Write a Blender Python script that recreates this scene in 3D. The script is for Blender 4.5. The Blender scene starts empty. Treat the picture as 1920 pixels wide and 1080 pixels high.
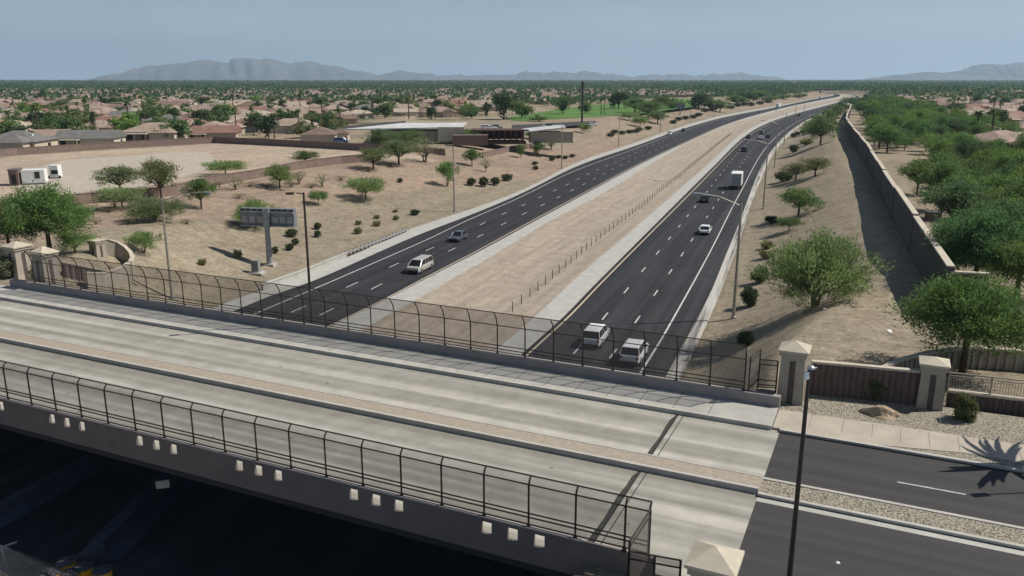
import bpy, bmesh, math, random
import numpy as np
from mathutils import Vector, Matrix
random.seed(7); RNG = np.random.default_rng(7)
SC = bpy.context.scene
COL = SC.collection
R = math.radians

# ------------------------------------------------------------ camera
F = 1524.0; TH = math.atan((540-148)/F); H = 25.8
cs, sn = math.cos(TH), math.sin(TH)
cam = bpy.data.cameras.new('camera'); cam.sensor_width = 36; cam.lens = 36*F/1920
cam.clip_start = 0.5; cam.clip_end = 60000
co = bpy.data.objects.new('camera', cam); COL.objects.link(co)
co.location = (0, 0, H); co.rotation_euler = (math.pi/2-TH, 0, 0)
SC.camera = co

# ------------------------------------------------------------ sky, sun, exposure
SUN_EL, SUN_AZ = R(49), R(82)          # azimuth clockwise from +Y
w = bpy.data.worlds.new('World'); SC.world = w; w.use_nodes = True
nt = w.node_tree; nt.nodes.clear()
out = nt.nodes.new('ShaderNodeOutputWorld'); bg = nt.nodes.new('ShaderNodeBackground')
sky = nt.nodes.new('ShaderNodeTexSky'); sky.sky_type = 'NISHITA'; sky.sun_disc = False
sky.sun_elevation = SUN_EL; sky.sun_rotation = SUN_AZ
sky.altitude = 300; sky.air_density = 1.0; sky.dust_density = .5; sky.ozone_density = 2.2
tc = nt.nodes.new('ShaderNodeTexCoord'); mp = nt.nodes.new('ShaderNodeMapping')
mp.inputs['Scale'].default_value = (2.2, 2.2, 8)
nz = nt.nodes.new('ShaderNodeTexNoise'); nz.inputs['Scale'].default_value = 2.6; nz.inputs['Detail'].default_value = 7; nz.inputs['Roughness'].default_value = .55
rp = nt.nodes.new('ShaderNodeValToRGB'); rp.color_ramp.elements[0].position = .42; rp.color_ramp.elements[0].color = (0, 0, 0, 1)
rp.color_ramp.elements[1].position = .78; rp.color_ramp.elements[1].color = (.22, .22, .22, 1)
mx = nt.nodes.new('ShaderNodeMixRGB'); mx.inputs[2].default_value = (5.0, 5.9, 6.9, 1)
L = nt.links.new
L(tc.outputs['Generated'], mp.inputs[0]); L(mp.outputs[0], nz.inputs[0]); L(nz.outputs[0], rp.inputs[0])
L(rp.outputs[0], mx.inputs[0])
# thin summer haze layer low over the horizon, under the cirrus
sx_ = nt.nodes.new('ShaderNodeSeparateXYZ'); L(tc.outputs['Generated'], sx_.inputs[0])
hr = nt.nodes.new('ShaderNodeMapRange'); hr.inputs[1].default_value = 0.0; hr.inputs[2].default_value = .13; hr.inputs[3].default_value = .95; hr.inputs[4].default_value = 0
L(sx_.outputs[2], hr.inputs[0])
hm = nt.nodes.new('ShaderNodeMixRGB'); hm.inputs[2].default_value = (11.8, 15.3, 18.9, 1); L(hr.outputs[0], hm.inputs[0]); L(sky.outputs[0], hm.inputs[1])
mx.inputs[2].default_value = (13.0, 15.2, 17.6, 1); L(hm.outputs[0], mx.inputs[1]); L(mx.outputs[0], bg.inputs[0]); L(bg.outputs[0], out.inputs[0])
bg.inputs[1].default_value = 0.05
sl = bpy.data.lights.new('sun', 'SUN'); sl.energy = 5.0; sl.angle = R(.5); sl.color = (1, .945, .85)
so = bpy.data.objects.new('sun', sl); COL.objects.link(so)
sdir = Vector((math.sin(SUN_AZ)*math.cos(SUN_EL), math.cos(SUN_AZ)*math.cos(SUN_EL), math.sin(SUN_EL)))
so.rotation_euler = sdir.to_track_quat('Z', 'Y').to_euler()
vs = SC.view_settings; vs.view_transform = 'Standard'; vs.look = 'None'; vs.exposure = 0.08; vs.gamma = 1; vs.use_curve_mapping = False
SC.cycles.max_bounces = 5; SC.cycles.transparent_max_bounces = 12; SC.cycles.volume_bounces = 0

# ------------------------------------------------------------ geometry of the place
def at(px, py, z=0.0):
    u = px-960; v = py-540
    k = (H-z)/(F*sn+v*cs)
    return np.array([k*u, k*(F*cs-v*sn), z])
def top_z(P, py):
    v = py-540
    return H-P[1]*(v*cs+F*sn)/(F*cs-v*sn)
def mpp(P): return (P[1]*cs+(H-P[2])*sn)/F      # metres per full-size pixel at P

BN = np.array([.42, .9075]); BN /= np.linalg.norm(BN); BD = np.array([BN[1], -BN[0]])   # across / along the overpass
def br(d, n, z=0.0):
    p = BD*d+BN*n
    return np.array([p[0], p[1], z])
ZB = 7.0
D0, D1 = -69.5, -9.7      # ends of the span

def pchip(x, xp, yp):
    xp = np.array(xp, float); yp = np.array(yp, float)
    h = np.diff(xp); s = np.diff(yp)/h; m = np.zeros(len(xp))
    for i in range(1, len(xp)-1):
        if s[i-1]*s[i] > 0: m[i] = (h[i-1]+h[i])/(h[i-1]/s[i]+h[i]/s[i-1])
        else: m[i] = (s[i-1]+s[i])/2*0
    m[0] = s[0]; m[-1] = s[-1]
    i = np.clip(np.searchsorted(xp, x)-1, 0, len(h)-1)
    t = (x-xp[i])/h[i]
    y = (1+2*t)*(1-t)**2*yp[i]+t*(1-t)**2*h[i]*m[i]+t*t*(3-2*t)*yp[i+1]+t*t*(t-1)*h[i]*m[i+1]
    y = np.where(x < xp[0], yp[0]+(x-xp[0])*m[0], y)
    return np.where(x > xp[-1], yp[-1]+(x-xp[-1])*m[-1], y)
PX = dict(
 a=[(432,565),(527,531),(650,484),(765,431),(880,394),(960,365),(1085,302.5),(1170,275),(1270,240),(1360,215),(1438,202),(1482,193.5),(1540,182),(1560,178.5),(1548,173.5),(1500,169)],
 b=[(492,560),(585,527.5),(680,486),(775,444),(880,404),(960,371),(1085,309.5),(1185,276),(1270,245),(1360,219),(1438,204.3),(1482,195),(1540,183),(1563,179),(1551,174),(1503,169.3)],
 c=[(492,582),(595,539),(725,482.5),(805,447.5),(880,411),(960,377.5),(1060,327.5),(1185,281),(1270,248.5),(1360,221.5),(1438,205),(1482,196),(1540,183.6),(1566,179.3),(1553,174.3),(1505,169.5)],
 f=[(622,609),(725,559),(785,527),(880,478),(1025,399),(1100,359),(1180,316),(1285,266),(1360,233),(1440,209),(1497,195.5),(1548,185.5),(1574,180.5),(1562,175),(1516,170.2)],
 g=[(626,610),(730,559),(791,527),(887,478),(1030,400),(1105,359.5),(1185,316),(1290,265.6),(1363,233),(1442,209.4),(1499,195.8),(1550,185.7),(1576,180.6),(1564,175.1),(1518,170.3)],
 h=[(707,602),(780,562),(840,527),(880,505),(1035,412),(1123,368),(1165,342),(1235,298.5),(1310,257.5),(1372,231.5),(1440,213.5),(1497,198),(1555,187.3),(1581,181.2),(1569,175.6),(1522,170.6)],
 i=[(950,640),(1004,593),(1079,523),(1174,442),(1268,360),(1337,300),(1380,259),(1424,231.5),(1482,212),(1535,198.5),(1581,187.3),(1603,182),(1588,176.4),(1538,171.2)],
 j=[(1005,640),(1048,602),(1111,538),(1196,453),(1281,368),(1344,306),(1389,261),(1427,236),(1484,215),(1540,200.2),(1584,188.3),(1605,182.4),(1590,176.7),(1540,171.3)],
 k=[(1016,640),(1060,600),(1120,538),(1204,453),(1289,368),(1350,306),(1393,263),(1430,238),(1486,216),(1541,200.8),(1585,188.7),(1606,182.6),(1591,176.8),(1541,171.4)],
 n=[(1238,640),(1281,564),(1331,473),(1375,385),(1394,350),(1416,307),(1439,273),(1469,245),(1506,222.5),(1556,204.5),(1592,190.6),(1612,183.5),(1597,177.3),(1546,171.7)],
 o=[(1284,640),(1325,564),(1362,476),(1388,413),(1407,360),(1431,306),(1449,279),(1477,249.5),(1516,223),(1560,206),(1595,191.3),(1614,183.9),(1599,177.5),(1548,171.9)],
 p=[(1309,640),(1338,577),(1370,495),(1403,400),(1421,350),(1441,305),(1457,277),(1483,250),(1521,222.8),(1564,206.6),(1598,191.8),(1617,184.2),(1602,177.8),(1550,172)])
YS = np.concatenate([np.arange(-60, 300, 4.0), np.arange(300, 900, 10.0), np.arange(900, 2700, 30.0)])
LX = {}
for kk, pts in PX.items():
    W = np.array([at(*q)[:2] for q in pts])
    xs = pchip(YS, W[:, 1], W[:, 0])
    y0 = W[0, 1]; hd = math.tan(R(20.5 if kk in 'ijknop' else 17))      # straight run under the bridge
    x0 = np.interp(y0, YS, xs)
    xs = np.where(YS < y0, x0+(YS-y0)*hd, xs)
    sg_ = np.clip(4+.075*(YS-100), 4, 60); Wt = np.exp(-.5*((YS[None]-YS[:, None])/sg_[:, None])**2)*np.gradient(YS)[None]
    dY = YS[None]-YS[:, None]; s0_, s1_, s2_ = Wt.sum(1), (Wt*dY).sum(1), (Wt*dY*dY).sum(1)
    sm_ = ((Wt*(s2_[:, None]-dY*s1_[:, None]))@xs)/(s0_*s2_-s1_**2)         # local straight-line smoothing
    bl_ = np.clip((YS-100)/60, 0, 1)*np.clip((1500-YS)/300, 0, 1); xs = xs+(sm_-xs)*bl_
    LX[kk] = xs
def frac_line(A, B, px):
    W = np.array([at(*q)[:2] for q in px])
    fr = [(x-np.interp(y, YS, LX[A]))/(np.interp(y, YS, LX[B])-np.interp(y, YS, LX[A])) for x, y in W]
    return LX[A]+np.interp(YS, W[:, 1], fr)*(LX[B]-LX[A])
LX['l'] = frac_line('k', 'n', [(1079.5,658.9),(1134.3,592.8),(1206,506.2),(1255.5,446.7),(1302.8,388.1),(1336,346.3),(1366,309),(1377,294)])
LX['m'] = frac_line('k', 'n', [(1149.9,662.9),(1195,599),(1256,510.9),(1296.5,451),(1337,389.7),(1384,317.5),(1403,289),(1415,272.5)])
LX['d'] = frac_line('c', 'f', [(565,577),(660,534),(737,498),(985,382.5),(1070,343),(1148,306.5),(1202,281)])
LX['e'] = frac_line('c', 'f', [(612,585),(706,537),(847,468),(1018,384),(1097.5,344),(1170.5,307),(1197,294)])

def sdist(XY, line):
    """signed distance to a traced line, positive on its right"""
    P = np.stack([LX[line], YS], 1)[::2]
    A, B = P[:-1], P[1:]
    D = B-A; LL = (D**2).sum(1)
    res = np.empty(len(XY))
    for s in range(0, len(XY), 20000):
        q = XY[s:s+20000]
        t = np.clip(((q[:, None]-A)*D).sum(2)/LL, 0, 1)
        d2 = ((q[:, None]-(A+t[..., None]*D))**2).sum(2)
        j = d2.argmin(1); dm = np.sqrt(d2[np.arange(len(q)), j])
        cr = D[j, 0]*(q[:, 1]-A[j, 1])-D[j, 1]*(q[:, 0]-A[j, 0])
        res[s:s+20000] = np.where(cr < 0, dm, -dm)
    return res
def sst(t): t = np.clip(t, 0, 1); return t*t*(3-2*t)
def ht(XY):
    XY = np.atleast_2d(XY)
    n = XY@BN; d = XY@BD
    el = -sdist(XY, 'a'); er = sdist(XY, 'p')
    near = sst((95-n)/45)
    lw = 11+29*sst((n-50)/70); rw = 8+12*sst((n-52)/55)
    zl = (5.6+1.35*near)*sst(el/lw*.85+.0)/sst(np.array(.85))
    zl = np.minimum(zl, 5.6+1.35*near)
    zr = np.minimum((6.1+.85*near)*sst(er/rw*.85)/sst(np.array(.85)), 6.1+.85*near)
    z = np.where(el > 0, zl-.15, np.where(er > 0, zr-.15, -.9+.75*np.clip(1+np.maximum(el, er)/1.0, 0, 1)))
    far = YS[-1]-120
    z = np.where(XY[:, 1] > far, np.maximum(z, 5.45*sst((XY[:, 1]-far)/100)), z)
    # road embankment of the overpass beyond its two ends
    out_ = np.where(d > -30, d-D1, D0-d)
    fall = np.maximum(np.maximum(n-49.0, 25.0-n), 0)
    zr2 = ZB-.12-fall*.5
    z = np.where(out_ > 0, np.where((n > 25) & (n < 49), ZB-.12, np.maximum(z, zr2)), z)
    return z
def ground(px, py):
    zs = np.linspace(8.0, -.6, 90)
    pts = np.array([at(px, py, z) for z in zs])
    hz = ht(pts[:, :2])
    j = int(np.argmax(hz >= zs)); 
    if hz[j] < zs[j]: j = len(zs)-1
    if j > 0:
        a0, a1 = hz[j-1]-zs[j-1], hz[j]-zs[j]
        t = -a0/(a1-a0+1e-9); z = zs[j-1]+t*(zs[j]-zs[j-1])
    else: z = zs[0]
    return at(px, py, float(z))

# ------------------------------------------------------------ materials
def new_mat(name):
    m = bpy.data.materials.new(name); m.use_nodes = True
    return m, m.node_tree, m.node_tree.nodes['Principled BSDF']
def ND(t, typ, **kw):
    nd = t.nodes.new(typ)
    for k_, v_ in kw.items():
        if k_ in nd.inputs: nd.inputs[k_].default_value = v_
        else: setattr(nd, k_, v_)
    return nd
def noise(t, scale, detail=4, rough=.55, stretch=None, rotz=0):
    c = t.nodes.new('ShaderNodeTexCoord'); m_ = t.nodes.new('ShaderNodeMapping')
    m_.vector_type = 'TEXTURE'          # inverse mapping: turn first, then stretch
    if stretch: m_.inputs['Scale'].default_value = tuple(1/q for q in stretch)
    m_.inputs['Rotation'].default_value = (0, 0, rotz)
    n_ = ND(t, 'ShaderNodeTexNoise', Scale=scale, Detail=detail, Roughness=rough)
    t.links.new(c.outputs['Object'], m_.inputs[0]); t.links.new(m_.outputs[0], n_.inputs[0])
    return n_.outputs[0]
def ramp(t, fac, stops):
    r_ = t.nodes.new('ShaderNodeValToRGB'); e = r_.color_ramp.elements
    e[0].position, e[0].color = stops[0][0], (*stops[0][1], 1)
    e[1].position, e[1].color = stops[-1][0], (*stops[-1][1], 1)
    for p_, c_ in stops[1:-1]:
        x = e.new(p_); x.color = (*c_, 1)
    t.links.new(fac, r_.inputs[0]); return r_.outputs[0]
def mixc(t, fac, a_, b_, mode='MIX'):
    m_ = t.nodes.new('ShaderNodeMixRGB'); m_.blend_type = mode
    for i_, v_ in ((0, fac), (1, a_), (2, b_)):
        if isinstance(v_, (int, float)): m_.inputs[i_].default_value = v_
        elif isinstance(v_, tuple): m_.inputs[i_].default_value = (*v_, 1)
        else: t.links.new(v_, m_.inputs[i_])
    return m_.outputs[0]
def bump(t, b_, h_, s=.3, dist=.05):
    n_ = ND(t, 'ShaderNodeBump', Strength=s, Distance=dist)
    t.links.new(h_, n_.inputs['Height']); t.links.new(n_.outputs[0], b_.inputs['Normal'])
def noisy(name, col, var=.25, scale=1.5, rough=.9, metal=0, detail=5, spec=.25, bmp=0):
    m_, t, b_ = new_mat(name)
    c0 = tuple(x*(1-var) for x in col); c1 = tuple(min(1, x*(1+var)) for x in col)
    n_ = noise(t, scale, detail)
    t.links.new(ramp(t, n_, [(.3, c0), (.7, c1)]), b_.inputs['Base Color'])
    b_.inputs['Roughness'].default_value = rough; b_.inputs['Metallic'].default_value = metal
    b_.inputs['Specular IOR Level'].default_value = spec
    if bmp: bump(t, b_, n_, bmp, .03)
    return m_
M = {}
# soil: two attributes painted on the terrain say where red dirt and where grey gravel lies
m, t, b = new_mat('soil')
big = noise(t, .035, 5); mid = noise(t, .5, 6, .65); fine = noise(t, 3.2, 6, .85); spk = noise(t, 1.3, 4, .75)
tan = ramp(t, mid, [(.25, (.215, .182, .132)), (.75, (.345, .298, .228))])
red = ramp(t, mid, [(.25, (.25, .185, .14)), (.75, (.39, .30, .235))])
lot = ramp(t, mid, [(.25, (.37, .29, .22)), (.75, (.50, .41, .33))])
ar = ND(t, 'ShaderNodeAttribute', attribute_name='red'); al = ND(t, 'ShaderNodeAttribute', attribute_name='lot'); ay = ND(t, 'ShaderNodeAttribute', attribute_name='yard')
c = mixc(t, ar.outputs['Fac'], tan, red); c = mixc(t, al.outputs['Fac'], c, lot)
yard = ramp(t, noise(t, .03, 6, .7), [(.4, (.10, .11, .06)), (.47, (.30, .235, .17)), (.6, (.36, .30, .22))])
c = mixc(t, ay.outputs['Fac'], c, yard)
c = mixc(t, .55, c, ramp(t, big, [(.3, (.75, .75, .75)), (.7, (1.2, 1.17, 1.12))]), 'MULTIPLY')
c = mixc(t, .8, c, ramp(t, fine, [(.3, (.58, .56, .54)), (.62, (1.15, 1.15, 1.15))]), 'MULTIPLY')
c = mixc(t, .8, c, ramp(t, spk, [(.3, (.55, .52, .5)), (.42, (1, 1, 1))]), 'MULTIPLY')
def pebbles(t, c, sc, lo=.62):
    v_ = ND(t, 'ShaderNodeTexVoronoi', Scale=sc); x_ = t.nodes.new('ShaderNodeTexCoord'); t.links.new(x_.outputs['Object'], v_.inputs[0])
    g_ = t.nodes.new('ShaderNodeSeparateXYZ'); t.links.new(v_.outputs['Color'], g_.inputs[0])
    c = mixc(t, .5, c, ramp(t, g_.outputs[0], [(0, (lo, lo*.97, lo*.95)), (.35, (.95, .95, .95)), (1, (1.2, 1.2, 1.2))]), 'MULTIPLY')
    return c
c = pebbles(t, c, 3.4); c = pebbles(t, c, 1.3, .8)
# faint tyre ruts and rills
ru = noise(t, 1, 5, .6, (.3, .03, 1), R(-20)); c = mixc(t, .5, c, ramp(t, ru, [(.36, (.78, .77, .76)), (.5, (1, 1, 1)), (.66, (1.1, 1.1, 1.1))]), 'MULTIPLY')
t.links.new(c, b.inputs['Base Color']); b.inputs['Roughness'].default_value = .95; b.inputs['Specular IOR Level'].default_value = .15
bump(t, b, fine, .6, .12); M['soil'] = m
m, t, b = new_mat('median_soil')
mid = noise(t, .45, 6, .65); fine = noise(t, 5, 5, .8); stk = noise(t, 1, 5, .6, (.9, .05, 1), R(-20))
c = ramp(t, mid, [(.25, (.29, .24, .185)), (.75, (.41, .35, .285))])
c = mixc(t, .55, c, ramp(t, stk, [(.33, (.68, .66, .66)), (.6, (1.08, 1.07, 1.06))]), 'MULTIPLY')
c = mixc(t, .7, c, ramp(t, fine, [(.3, (.8, .78, .76)), (.6, (1.08, 1.08, 1.08))]), 'MULTIPLY')
c = pebbles(t, c, 3.0, .72)
t.links.new(c, b.inputs['Base Color']); b.inputs['Roughness'].default_value = .95
bump(t, b, fine, .5, .08); M['median'] = m
m, t, b = new_mat('asphalt')
tr = noise(t, 1, 4, .6, (1.1, .02, 1), R(-20)); fn = noise(t, 9, 4, .8); pt = noise(t, .08, 3); sx = noise(t, 1, 3, .6, (.05, .45, 1), R(-20))
c = ramp(t, tr, [(.3, (.016, .016, .019)), (.7, (.036, .035, .040))])
c = mixc(t, .6, c, ramp(t, fn, [(.3, (.8, .8, .8)), (.7, (1.2, 1.2, 1.2))]), 'MULTIPLY')
c = mixc(t, .5, c, ramp(t, pt, [(.35, (.85, .85, .85)), (.65, (1.2, 1.18, 1.15))]), 'MULTIPLY')
c = mixc(t, .6, c, ramp(t, sx, [(.36, (.6, .6, .6)), (.41, (1, 1, 1)), (.62, (1, 1, 1)), (.66, (1.25, 1.25, 1.25))]), 'MULTIPLY')
wp_ = noise(t, 1, 2, .4, (.42, .004, 1), R(-20)); c = mixc(t, .8, c, ramp(t, wp_, [(.40, (.82, .82, .82)), (.5, (1, 1, 1)), (.6, (1.35, 1.34, 1.32))]), 'MULTIPLY')
sm2 = noise(t, 1, 4, .7, (2.5, .01, 1), R(-20)); c = mixc(t, .6, c, ramp(t, sm2, [(.27, (.55, .55, .55)), (.33, (1, 1, 1))]), 'MULTIPLY')
t.links.new(c, b.inputs['Base Color']); b.inputs['Roughness'].default_value = .85; b.inputs['Specular IOR Level'].default_value = .3; M['asphalt'] = m
m, t, b = new_mat('dusty_shoulder')
stk = noise(t, 1, 5, .7, (1.2, .03, 1), R(-19)); mid = noise(t, .5, 5)
c = mixc(t, ramp(t, stk, [(.34, (0, 0, 0)), (.52, (1, 1, 1))]), (.055, .053, .056), (.46, .44, .40))
c = mixc(t, .4, c, ramp(t, mid, [(.3, (.8, .8, .8)), (.7, (1.1, 1.1, 1.1))]), 'MULTIPLY')
t.links.new(c, b.inputs['Base Color']); b.inputs['Roughness'].default_value = .95; M['dusty'] = m
def concrete(name, col, streak=None, joint=0):
    m, t, b = new_mat(name)
    mid = noise(t, .7, 6, .65); fine = noise(t, 10, 4, .7)
    c = ramp(t, mid, [(.28, tuple(x*.80 for x in col)), (.72, tuple(x*1.1 for x in col))])
    c = mixc(t, .5, c, ramp(t, fine, [(.3, (.86, .86, .86)), (.7, (1.08, 1.08, 1.08))]), 'MULTIPLY')
    if streak:
        # tyre tracks: long streaks along the roadway
        s = noise(t, 1, 2, .45, (.010, .75, 1), streak)
        c = mixc(t, .85, c, ramp(t, s, [(.36, (.50, .49, .47)), (.5, (.78, .775, .76)), (.62, (1.12, 1.11, 1.09))]), 'MULTIPLY')
        s2 = noise(t, 1, 5, .6, (.05, 5, 1), streak)
        vo_ = ND(t, 'ShaderNodeTexVoronoi', Scale=.55); tz_ = t.nodes.new('ShaderNodeTexCoord'); t.links.new(tz_.outputs['Object'], vo_.inputs[0])
        c = mixc(t, .7, c, ramp(t, vo_.outputs['Distance'], [(.035, (.25, .25, .25)), (.07, (1, 1, 1))]), 'MULTIPLY')
        c = mixc(t, .5, c, ramp(t, noise(t, .16, 5, .7), [(.35, (.9, .89, .88)), (.6, (1.04, 1.04, 1.04))]), 'MULTIPLY')
        c = mixc(t, .3, c, ramp(t, s2, [(.3, (.82, .82, .82)), (.6, (1.05, 1.05, 1.05))]), 'MULTIPLY')
    t.links.new(c, b.inputs['Base Color']); b.inputs['Roughness'].default_value = .9; b.inputs['Specular IOR Level'].default_value = .2
    bump(t, b, fine, .25, .02)
    return m
BR = math.atan2(BN[0], BN[1])
M['gutter'] = concrete('gutter_concrete', (.44, .43, .40))
M['deck'] = concrete('deck_concrete', (.44, .42, .375), -BR)
M['walk'] = concrete('sidewalk_concrete', (.42, .405, .37))
M['beige_walk'] = concrete('beige_sidewalk', (.44, .385, .32))
M['parapet'] = concrete('parapet_concrete', (.31, .28, .27))
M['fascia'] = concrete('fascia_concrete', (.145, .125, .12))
M['under'] = concrete('underside_shade_concrete', (.035, .033, .035))  # near-black concrete, the shade below the deck put into its colour
M['curb'] = concrete('curb_concrete', (.46, .44, .40))
M['paver'] = noisy('median_paver', (.34, .29, .235), .16, 6, .9, bmp=.3)
m, t, b = new_mat('street_asphalt')
tr = noise(t, 1, 4, .6, (.02, 1.1, 1), -BR); fn = noise(t, 12, 4, .8); cr = ND(t, 'ShaderNodeTexVoronoi', feature='DISTANCE_TO_EDGE', Scale=.11)
tcx = t.nodes.new('ShaderNodeTexCoord'); t.links.new(tcx.outputs['Object'], cr.inputs[0])
c = ramp(t, tr, [(.3, (.028, .025, .026)), (.7, (.050, .045, .046))])
c = mixc(t, .5, c, ramp(t, fn, [(.3, (.8, .8, .8)), (.7, (1.2, 1.2, 1.2))]), 'MULTIPLY')
c = mixc(t, .6, c, ramp(t, cr.outputs['Distance'], [(.0, (.6, .6, .6)), (.004, (1, 1, 1))]), 'MULTIPLY')
t.links.new(c, b.inputs['Base Color']); b.inputs['Roughness'].default_value = .85; M['street'] = m
m, t, b = new_mat('landscape_gravel')
v_ = ND(t, 'ShaderNodeTexVoronoi', Scale=11.0); tcx = t.nodes.new('ShaderNodeTexCoord'); t.links.new(tcx.outputs['Object'], v_.inputs[0])
c = ramp(t, v_.outputs['Distance'], [(.15, (.46, .42, .34)), (.75, (.10, .09, .07))])
c = mixc(t, .6, c, ramp(t, noise(t, 2.5, 5, .7), [(.3, (.6, .58, .55)), (.7, (1.25, 1.22, 1.18))]), 'MULTIPLY')
t.links.new(c, b.inputs['Base Color']); b.inputs['Roughness'].default_value = .95; bump(t, b, v_.outputs['Distance'], -.7, .08); M['gravel'] = m
M['white_line'] = noisy('white_paint', (.50, .49, .47), .3, 2.2, .8, detail=6)
M['yellow_line'] = noisy('yellow_paint', (.56, .46, .33), .12, 3, .7)
M['tooled_joint'] = noisy('tooled_joint', (.20, .175, .15), .2, 4, .9)
M['crack'] = noisy('joint_sealant', (.035, .034, .032), .3, 4, .8)
M['rail'] = noisy('fence_steel', (.045, .035, .03), .25, 3, .55, .2)
M['pole_steel'] = noisy('pole_steel', (.36, .33, .28), .2, 2, .55, .35)
M['pole_dark'] = noisy('dark_bronze', (.05, .042, .036), .25, 2, .5, .3)
M['galv'] = noisy('galvanised_steel', (.33, .34, .35), .2, 2, .5, .4)
m, t, b = new_mat('chain_link')
b.inputs['Base Color'].default_value = (.12, .105, .095, 1); b.inputs['Roughness'].default_value = .6
trn = t.nodes.new('ShaderNodeBsdfTransparent'); ms = t.nodes.new('ShaderNodeMixShader'); om = t.nodes['Material Output']
nn = noise(t, .9, 3); mr = ND(t, 'ShaderNodeMapRange'); mr.inputs[3].default_value = .40; mr.inputs[4].default_value = .54
t.links.new(nn, mr.inputs[0]); t.links.new(mr.outputs[0], ms.inputs[0]); t.links.new(trn.outputs[0], ms.inputs[1]); t.links.new(b.outputs[0], ms.inputs[2]); t.links.new(ms.outputs[0], om.inputs[0]); M['mesh'] = m
def objcol(name, rough, var=.2, scale=1., metal=0, spec=.3, coat=0, tile=False, dirt=0):
    m_, t, b_ = new_mat(name)
    oi = t.nodes.new('ShaderNodeObjectInfo'); n_ = noise(t, scale, 5, .6)
    c_ = mixc(t, 1, oi.outputs['Color'], ramp(t, n_, [(.3, (1-var,)*3), (.7, (1+var,)*3)]), 'MULTIPLY')
    if tile:
        wv = ND(t, 'ShaderNodeTexWave', Scale=1.4, Distortion=.6); tcx = t.nodes.new('ShaderNodeTexCoord'); t.links.new(tcx.outputs['Object'], wv.inputs[0])
        c_ = mixc(t, .35, c_, ramp(t, wv.outputs[0], [(.1, (.7, .7, .7)), (.6, (1.08, 1.08, 1.08))]), 'MULTIPLY')
    t.links.new(c_, b_.inputs['Base Color']); b_.inputs['Roughness'].default_value = rough; b_.inputs['Metallic'].default_value = metal
    b_.inputs['Specular IOR Level'].default_value = spec; b_.inputs['Coat Weight'].default_value = coat; b_.inputs['Coat Roughness'].default_value = .15
    return m_
M['roof'] = objcol('roof_tile', .85, .22, .6, tile=True); M['stucco'] = objcol('stucco', .92, .12, 2)
M['paint'] = objcol('car_paint', .35, .04, 1, 0, .5, .6)
M['glass'] = noisy('dark_glass', (.012, .014, .017), .2, 1, .12, 0, spec=.6)
M['tyre'] = noisy('rubber', (.02, .02, .02), .3, 5, .9)
M['chrome'] = noisy('rim_metal', (.4, .4, .42), .1, 5, .35, .8)
M['lamp_glass'] = noisy('lamp_lens', (.6, .6, .6), .1, 2, .2)
M['tail'] = noisy('tail_lens', (.30, .02, .015), .1, 2, .25)
M['bark'] = noisy('bark', (.085, .06, .042), .4, 3, .95)
M['palebark'] = noisy('pale_bark', (.17, .15, .085), .35, 3, .9)
def leafmat(name, lo, hi, trans=.25):
    m_, t, b_ = new_mat(name)
    oi = t.nodes.new('ShaderNodeObjectInfo'); n_ = noise(t, .75, 3, .6)
    geo = t.nodes.new('ShaderNodeNewGeometry')
    c_ = mixc(t, n_, lo, hi)
    r_ = ramp(t, geo.outputs['Random Per Island'], [(0, (.55, .6, .55)), (1, (1.4, 1.35, 1.3))])
    c_ = mixc(t, 1, c_, r_, 'MULTIPLY'); c_ = mixc(t, 1, c_, oi.outputs['Color'], 'MULTIPLY')
    t.links.new(c_, b_.inputs['Base Color']); b_.inputs['Roughness'].default_value = .75; b_.inputs['Specular IOR Level'].default_value = .15
    tr_ = t.nodes.new('ShaderNodeBsdfTranslucent'); t.links.new(c_, tr_.inputs[0])
    ms_ = t.nodes.new('ShaderNodeMixShader'); ms_.inputs[0].default_value = trans; om_ = t.nodes['Material Output']
    t.links.new(b_.outputs[0], ms_.inputs[1]); t.links.new(tr_.outputs[0], ms_.inputs[2]); t.links.new(ms_.outputs[0], om_.inputs[0])
    return m_
M['leaf'] = leafmat('leaves', (.105, .145, .062), (.205, .265, .12), .45)
M['leaf_pale'] = leafmat('pale_leaves', (.20, .255, .12), (.34, .41, .20), .48)
M['leaf_dark'] = leafmat('dark_leaves', (.05, .075, .04), (.095, .13, .065))
M['grass'] = noisy('turf', (.085, .17, .035), .3, .08, .9)
M['rock'] = noisy('boulder', (.36, .27, .19), .35, 1.5, .9, bmp=.8)
M['blockwall'] = noisy('block_wall', (.20, .145, .125), .18, 1.2, .92)
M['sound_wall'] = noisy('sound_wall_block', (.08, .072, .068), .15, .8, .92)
M['wallcap'] = noisy('wall_cap', (.50, .44, .36), .12, 1, .9)
M['pillar'] = noisy('pillar_stucco', (.36, .32, .26), .12, 1.4, .92)
M['pillar_dark'] = noisy('pillar_recess', (.10, .075, .07), .2, 2, .9)
M['pillar_cap'] = noisy('pillar_cap_stone', (.48, .43, .34), .12, 1.2, .9)
M['navy'] = noisy('barrier_shade_concrete', (.055, .065, .09), .2, 1, .9)  # barrier concrete with the dark blue underpass shade painted into its colour
M['yellow'] = noisy('drum_plastic', (.85, .5, .03), .15, 3, .5, spec=.5)
M['drum_lid'] = noisy('drum_lid', (.10, .10, .11), .2, 5, .6)
M['pale_roof'] = noisy('pale_roof', (.52, .52, .51), .15, .4, .7)
M['white'] = noisy('white_metal', (.72, .72, .70), .08, 1, .5)
M['dark'] = noisy('dark_parts', (.025, .025, .027), .3, 2, .7)
M['darkred'] = noisy('brown_red_stucco', (.09, .05, .04), .2, 1, .9)
M['litter'] = noisy('white_litter', (.75, .74, .7), .1, 3, .8)
M['sign_back'] = noisy('sign_housing', (.20, .21, .23), .25, 1.2, .6, .3)
m, t, b = new_mat('mountain_rock')
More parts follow.
